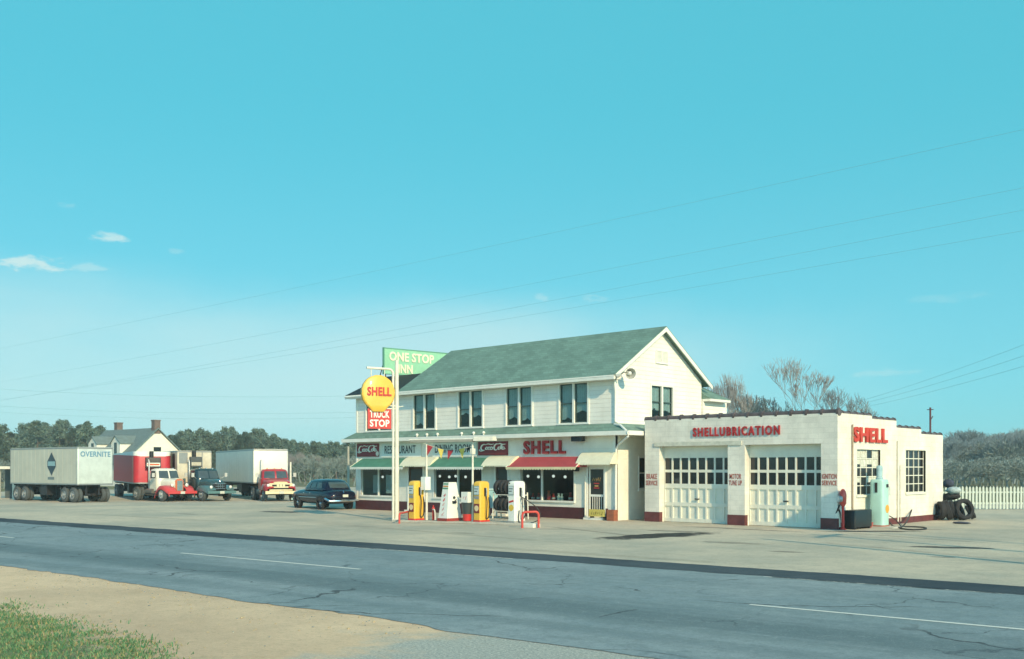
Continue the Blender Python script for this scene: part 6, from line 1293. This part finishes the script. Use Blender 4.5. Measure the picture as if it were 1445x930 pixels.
# ---- trees
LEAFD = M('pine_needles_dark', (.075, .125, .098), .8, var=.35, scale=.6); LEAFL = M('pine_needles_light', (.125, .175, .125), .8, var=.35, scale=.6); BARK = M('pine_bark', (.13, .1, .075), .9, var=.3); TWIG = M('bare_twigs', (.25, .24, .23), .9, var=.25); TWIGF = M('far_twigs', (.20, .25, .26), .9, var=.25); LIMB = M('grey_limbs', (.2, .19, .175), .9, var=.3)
def leaf_tree(seed, H, Rd, z0, n, lm, conic=.5, leaf=.16):
    rnd = random.Random(seed); mb = MB(); cl = []
    for i in range(n):
        u = rnd.random(); z = z0 + (H - z0) * u; env = Rd * (1 - conic * u) * (math.sin(math.pi * min(1, max(.02, u * .93 + .1))) ** .5); a = rnd.uniform(0, 6.28); r = env * rnd.random() ** .45
        cl.append((r * math.cos(a), r * math.sin(a), z, rnd.uniform(.35, .75) * Rd * .42))
    for (x, y, z, s) in cl:
        mi = 1 if rnd.random() < .45 else 0
        for k in range(26):
            d = Vector((rnd.gauss(0, 1), rnd.gauss(0, 1), rnd.gauss(0, .7))).normalized() * s * rnd.random() ** .4
            p = Vector((x, y, z)) + d; q = Vector((rnd.gauss(0, 1), rnd.gauss(0, 1), rnd.gauss(0, 1))).normalized(); w = q.orthogonal().normalized(); l = leaf * rnd.uniform(.7, 1.7)
            mb.add([p - q * l - w * l * .3, p + w * l * .45, p + q * l, p - w * l * .45], [(0, 1, 2, 3)], mi)
    tr = MB(); pts = [(0, 0, 0), (rnd.uniform(-.15, .15), rnd.uniform(-.15, .15), H * .4), (rnd.uniform(-.3, .3), rnd.uniform(-.3, .3), H * .93)]; tr.tube(pts, [.17 * H / 9, .12 * H / 9, .02], 7)
    for i in range(9):
        z = z0 + (H - z0) * rnd.uniform(.0, .75); a = rnd.uniform(0, 6.28); r = Rd * .7; tr.tube([(0, 0, z), (math.cos(a) * r * .6, math.sin(a) * r * .6, z + .3), (math.cos(a) * r, math.sin(a) * r, z + .55)], [.05, .035, .012], 5)
    return mb, tr
def bare_tree(seed, H, spread=.55, levels=6, thick=.16, up=.35, first=.3, twig=.012):
    rnd = random.Random(seed); tr = MB(); cr = MB()
    def grow(p, d, L, r, lv):
        q = p; pts = [p]; rs = [r]
        for i in range(3):
            d = (d + Vector((rnd.gauss(0, .1), rnd.gauss(0, .1), rnd.gauss(0, .06) + up * .12))).normalized(); q = q + d * L / 3; pts.append(q); rs.append(max(twig, r * (1 - .13 * (i + 1))))
        (tr if lv >= levels - 2 else cr).tube(pts, rs, 6 if lv >= levels - 1 else (4 if lv > 2 else 3), caps=False)
        if lv <= 0: return
        nb = rnd.choice((2, 3, 3)) if lv > 1 else 3
        for i in range(nb):
            a = 6.283 * (i / nb) + rnd.uniform(-.5, .5); ax = d.orthogonal().normalized(); b = d.cross(ax); sp = spread * rnd.uniform(.55, 1.2) * (.75 if i == 0 else 1)
            nd = (d * math.cos(sp) + (ax * math.cos(a) + b * math.sin(a)) * math.sin(sp)); nd = (nd + UP * up * .3).normalized()
            st = pts[-1] if i < 2 else pts[2]
            grow(st, nd, L * rnd.uniform(.66, .86), max(twig, rs[-1] * rnd.uniform(.6, .78)), lv - 1)
    grow(Vector((0, 0, 0)), Vector((0, 0, 1)), H * first, thick, levels); 
    n_ = len(cr.v); mz = sum(v.z for v in cr.v) / n_; mx, my = sum(v.x for v in cr.v) / n_ / mz, sum(v.y for v in cr.v) / n_ / mz
    for m in (tr, cr): m.v = [Vector((v.x - mx * v.z, v.y - my * v.z, v.z)) for v in m.v]
    zmax = max(v.z for v in cr.v); k = H / zmax
    for m in (tr, cr): m.v = [Vector((v.x * k, v.y * k, v.z * k)) for v in m.v]
    return cr, tr
PROTO = {}
def tree(kind, name, label, px, Y, H, grp, rz=0., wid=1.):
    """first of its kind is built, the rest are copies with their own crown and trunk"""
    p = at(px, HY, Y)
    if kind not in PROTO:
        k, seed = kind
        if k == 'pine': cr, tr = leaf_tree(seed, 10, 2.3, 3.6, 125, None, .45, .17); mats = [LEAFD, LEAFL]; bark = BARK
        elif k == 'bushy': cr, tr = leaf_tree(seed, 10, 3.0, 1.0, 170, None, .5, .18); mats = [LEAFD, LEAFL]; bark = BARK
        elif k == 'oak': cr, tr = bare_tree(seed, 10, .36, 7, .15, .42, .20, .008); mats = TWIG; bark = LIMB
        elif k == 'slim': cr, tr = bare_tree(seed, 10, .30, 7, .09, .6, .2, .008); mats = TWIG; bark = TWIG
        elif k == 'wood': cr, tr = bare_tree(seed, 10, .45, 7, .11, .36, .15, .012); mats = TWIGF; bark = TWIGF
        else: cr, tr = bare_tree(seed, 10, .75, 6, .10, .2, .11, .022); mats = bark = M('scrub_twigs', (.185, .225, .20), .9, var=.3)
        PROTO[kind] = (cr.build('crown', mats, smooth=False, recalc=False), tr.build('trunk', bark, smooth=True, recalc=False)); first = True
    else: first = False
    cr, tr = PROTO[kind]; t = thing(name, label, 'tree', (p.x, p.y, 0), rz, grp)
    for o in (cr, tr):
        c = o if first else o.copy()
        if not first: COL.objects.link(c)
        c.parent = t
    s = H / 10; t.scale = (s * wid, s * wid, s)
    return t
random.seed(77)
GRP = 'trees along the far edge of the field'
# big bare tree and its neighbours behind the garage
tree(('oak', 5), 'bare_tree', 'tallest bare tree, wide forked crown rising above the middle of the garage roof', 1131, 92, 12.3, GRP, .6, .95)
tree(('oak', 9), 'bare_tree', 'broad low bare tree right of the tallest one above the garage roof', 1184, 98, 10.3, GRP, 2.1, 1.15)
tree(('slim', 2), 'bare_tree', 'slim bare tree nearest the inn gable, showing over the rear roof', 1019, 88, 10.7, GRP, .3, .75)
tree(('slim', 6), 'bare_tree', 'slim upright bare tree, second from the inn gable', 1044, 90, 10.9, GRP, 1.1, .8)
tree(('wood', 3), 'bare_tree', 'bushy bare tree filling the gap between the slim pair and the tallest tree', 1078, 95, 9.3, GRP, 1.9, 1.2)
tree(('wood', 8), 'bare_tree', 'low bare tree at the right end above the garage coping', 1212, 108, 9.6, GRP, .9, 1.2)
tree(('wood', 3), 'bare_tree', 'low bare tree directly behind the foot of the tallest tree', 1110, 112, 8.8, GRP, 4.2, 1.15); tree(('wood', 8), 'bare_tree', 'low bare tree behind the slim pair by the gable', 1052, 115, 8.8, GRP, 3.0, 1.1)
# wood beyond the picket fence
WG = 'bare trees beyond the picket fence'; i = 0
for row, (Y, Hm) in enumerate(((150, 7.2), (175, 8.2), (200, 9.2))):
    px = 1290 + row * 6
    while px < 1490:
        hh = Hm * random.uniform(.86, 1.1) * (1.06 if 1340 < px < 1375 or px > 1400 else .92)
        tree((('wood', 3), ('wood', 8), ('brush', 4), ('wood', 13))[i % 4], 'bare_tree', 'hazy grey bare tree in the wood beyond the white picket fence', px, Y + random.uniform(-8, 8), hh * random.uniform(.85, 1.12), WG, random.uniform(0, 6), random.uniform(1.1, 1.5)); i += 1; px += random.uniform(9, 15)
# evergreens at the left, in front of the sky
def pines(rng, tops, lab, grp, name='pine_tree', kinds=(('pine', 1), ('bushy', 2), ('pine', 5), ('bushy', 7)), Yr=(150, 185), step=(7, 13), wid=(.9, 1.25)):
    px = rng[0]; i = 0
    while px < rng[1]:
        Y = random.uniform(*Yr); tp = None
        for (a, ya), (b, yb) in zip(tops, tops[1:]):
            if a <= px <= b: tp = ya + (yb - ya) * (px - a) / (b - a)
        H = (HY - tp) / FPX * Y + 2.3; H *= random.uniform(.86, 1.06)
        tree(kinds[(i * 7 + int(px)) % len(kinds)], name, lab, px, Y, H, grp, random.uniform(0, 6.28), random.uniform(*wid)); i += 1; px += random.uniform(*step)
L1 = 'dark green evergreen in the belt behind the trailers left of the house'; L2 = 'dark green pine in the far belt between the house and the inn'
pines((-6, 148), ((-10, 604), (25, 604), (45, 592), (70, 592), (90, 600), (110, 598), (135, 600), (150, 616)), L1, 'evergreens left of the house')
pines((-6, 150), ((-10, 622), (60, 612), (150, 622)), L1, 'evergreens left of the house', Yr=(190, 215), step=(9, 14))
pines((150, 262), ((140, 626), (190, 622), (240, 622), (262, 612)), 'green tree top showing behind the roof of the cream house', 'trees behind the far house', Yr=(165, 190), step=(12, 18))
pines((240, 500), ((238, 610), (280, 610), (316, 607), (325, 602), (345, 608), (366, 608), (400, 618), (450, 625), (500, 622)), L2, 'pines between the house and the inn', Yr=(165, 200), step=(6, 11))
pines((245, 505), ((238, 618), (320, 612), (400, 622), (505, 628)), L2, 'pines between the house and the inn', kinds=(('bushy', 7), ('pine', 1), ('bushy', 2)), Yr=(215, 240), step=(9, 14))
pines((390, 505), ((380, 640), (440, 638), (510, 642)), 'pale leafless scrub tree at the foot of the pine belt left of the inn', 'scrub before the pine belt', 'scrub_tree', (('brush', 4), ('slim', 2), ('brush', 11)), (120, 150), (5, 9), (1.0, 1.5))
pines((-8, 30), ((-20, 645), (40, 650)), 'low leafless scrub tree by the open shelter', 'scrub by the shelter', 'scrub_tree', (('brush', 4), ('brush', 11)), (100, 120), (9, 14), (1.2, 1.6))
pines((1290, 1480), ((1280, 650), (1320, 640), (1350, 652), (1390, 638), (1420, 648), (1490, 640)), 'low grey scrub bush at the foot of the wood behind the picket fence', 'scrub behind the picket fence', 'scrub_tree', (('brush', 4), ('brush', 11)), (112, 140), (5, 9), (1.5, 2.4))
# thin pole by the wood left of the inn
p = at(410, HY, 82); mb = MB(); mb.tube([(p.x, p.y, 0), (p.x, p.y, at(410, 652, 82).z)], [.09, .07], 8); tag(mb.build('pole', POLEW), 'thin pale pole standing in the lot right of the red truck', 'pole')
p = at(491.5, HY, 70); mb = MB(); mb.tube([(p.x, p.y, 0), (p.x, p.y, at(491, 630, 70).z)], [.09, .07], 8); tag(mb.build('pole', M('weathered_post', (.4, .38, .3), .8)), 'weathered post just left of the inn corner behind the sedan', 'pole')
# ---- overhead wires and the poles that carry them (the poles stand outside the picture)
WIRE = M('wire_metal', (.22, .42, .45), .5, var=0)
def upole(label, p, h, arms=True):
    t = thing('utility_pole', label, 'utility pole', (p.x, p.y, 0)); mb = MB(); mb.tube([(0, 0, 0), (0, 0, h)], [.16, .1], 10); mb.build('post', M('pole_wood', (.12, .09, .065), .9, var=.3), t)
    if arms:
        m = MB(); m.loft([[RN * a + RD * d + UP * z for d, z in ((-.05, h - .5), (.05, h - .5), (.05, h - .36), (-.05, h - .36))] for a in (-1.1, 1.1)]); m.build('crossarm', MATS['pole_wood'], t, smooth=False)
    return t
def wire(label, a, b, sag, r=.011, grp='overhead wires'):
    a, b = Vector(a), Vector(b); mb = MB(); mb.tube([a + (b - a) * (i / 24) - UP * (sag * 4 * (i / 24) * (1 - i / 24)) for i in range(25)], r, 4); return tag(mb.build('overhead_wire', WIRE), label, 'wire', grp)
def wline(p0, p1, label, Ymid, ext0=30, ext1=24, r=.011, sag=.25, grp='overhead wires'):
    """a wire parallel to the road seen passing through two points of the picture"""
    a = at(*p0, Ymid); d = ray(*p1); n = RN; k = (a - CAM).dot(n) / d.dot(n); b = CAM + d * k; u = (b - a).normalized()
    return wire(label, a - u * ext0, b + u * ext1, sag, r, grp)
mid = {}
for lab, p0, p1, Y in (('lowest of the three wires crossing the sky above the inn roof', (722, 441), (1300, 344), 33), ('middle one of the three wires crossing the sky above the inn roof', (722, 427), (1300, 318), 33.6), ('top one of the three wires crossing the sky above the inn roof', (722, 398), (1300, 287), 33.3), ('faint high wire slanting across the middle of the sky', (722, 333), (1200, 230), 31)):
    a = at(*p0, Y); b_ = ray(*p1); k = (a - CAM).dot(RN) / b_.dot(RN); b = CAM + b_ * k; u = (b - a).normalized(); wire(lab, a - u * 46, b + u * 12, .2, .0030, 'wires along the road'); mid[lab] = (a - u * 46, b + u * 12)
e0 = sum((v[0] for v in mid.values()), Vector()) / 4; e1 = sum((v[1] for v in mid.values()), Vector()) / 4
upole('wooden utility pole far down the road beyond the left edge', e0, e0.z + .8); upole('wooden utility pole near the road beyond the right edge', e1, e1.z + .8)
sp1 = at(1600, 430, 24)
for lab, y0, y1 in (('upper service wire running from the garage roof to the right', 571, 488), ('middle service wire running from the garage roof to the right', 574.5, 503), ('lower service wire running from the garage roof to the right', 579, 517)):
    a = at(1195, y0, 44); b0 = at(1430, y1, 27); b = a + (b0 - a) * 1.25; wire(lab, a, b,     .12, .0038, 'service wires at the garage')
upole('wooden service pole beyond the right edge', Vector((b.x, b.y, 0)), b.z + .6, False)
for lab, ya, yb_, yc in (('upper of the faint far wires low in the left sky', 545, 556, 560), ('middle one of the faint far wires low in the left sky', 569, 578, 583), ('lower of the faint far wires low in the left sky', 578, 586, 590)):
    a, b = at(-60, ya, 100), at(640, yc - 6, 96); wire(lab, a, b, .7, .009, 'far wires left of the inn')

# ---- the faintly hazy air of a bright winter day
def haze():
    mb = MB(); mb.box(-1210, 1210, -1210, 1210, -1, 16.5); m = bpy.data.materials.new('pale_air'); m.use_nodes = True; t = m.node_tree; t.nodes.clear()
    o = t.nodes.new('ShaderNodeOutputMaterial'); v = t.nodes.new('ShaderNodeVolumePrincipled'); v.inputs['Color'].default_value = (.84, .96, .97, 1); v.inputs['Density'].default_value = .0006; v.inputs['Anisotropy'].default_value = 0
    t.links.new(v.outputs[0], o.inputs['Volume']); ob = mb.build('haze', m, smooth=False); tag(ob, 'thin pale winter haze over the whole place', 'haze', kind='stuff'); return ob
haze()
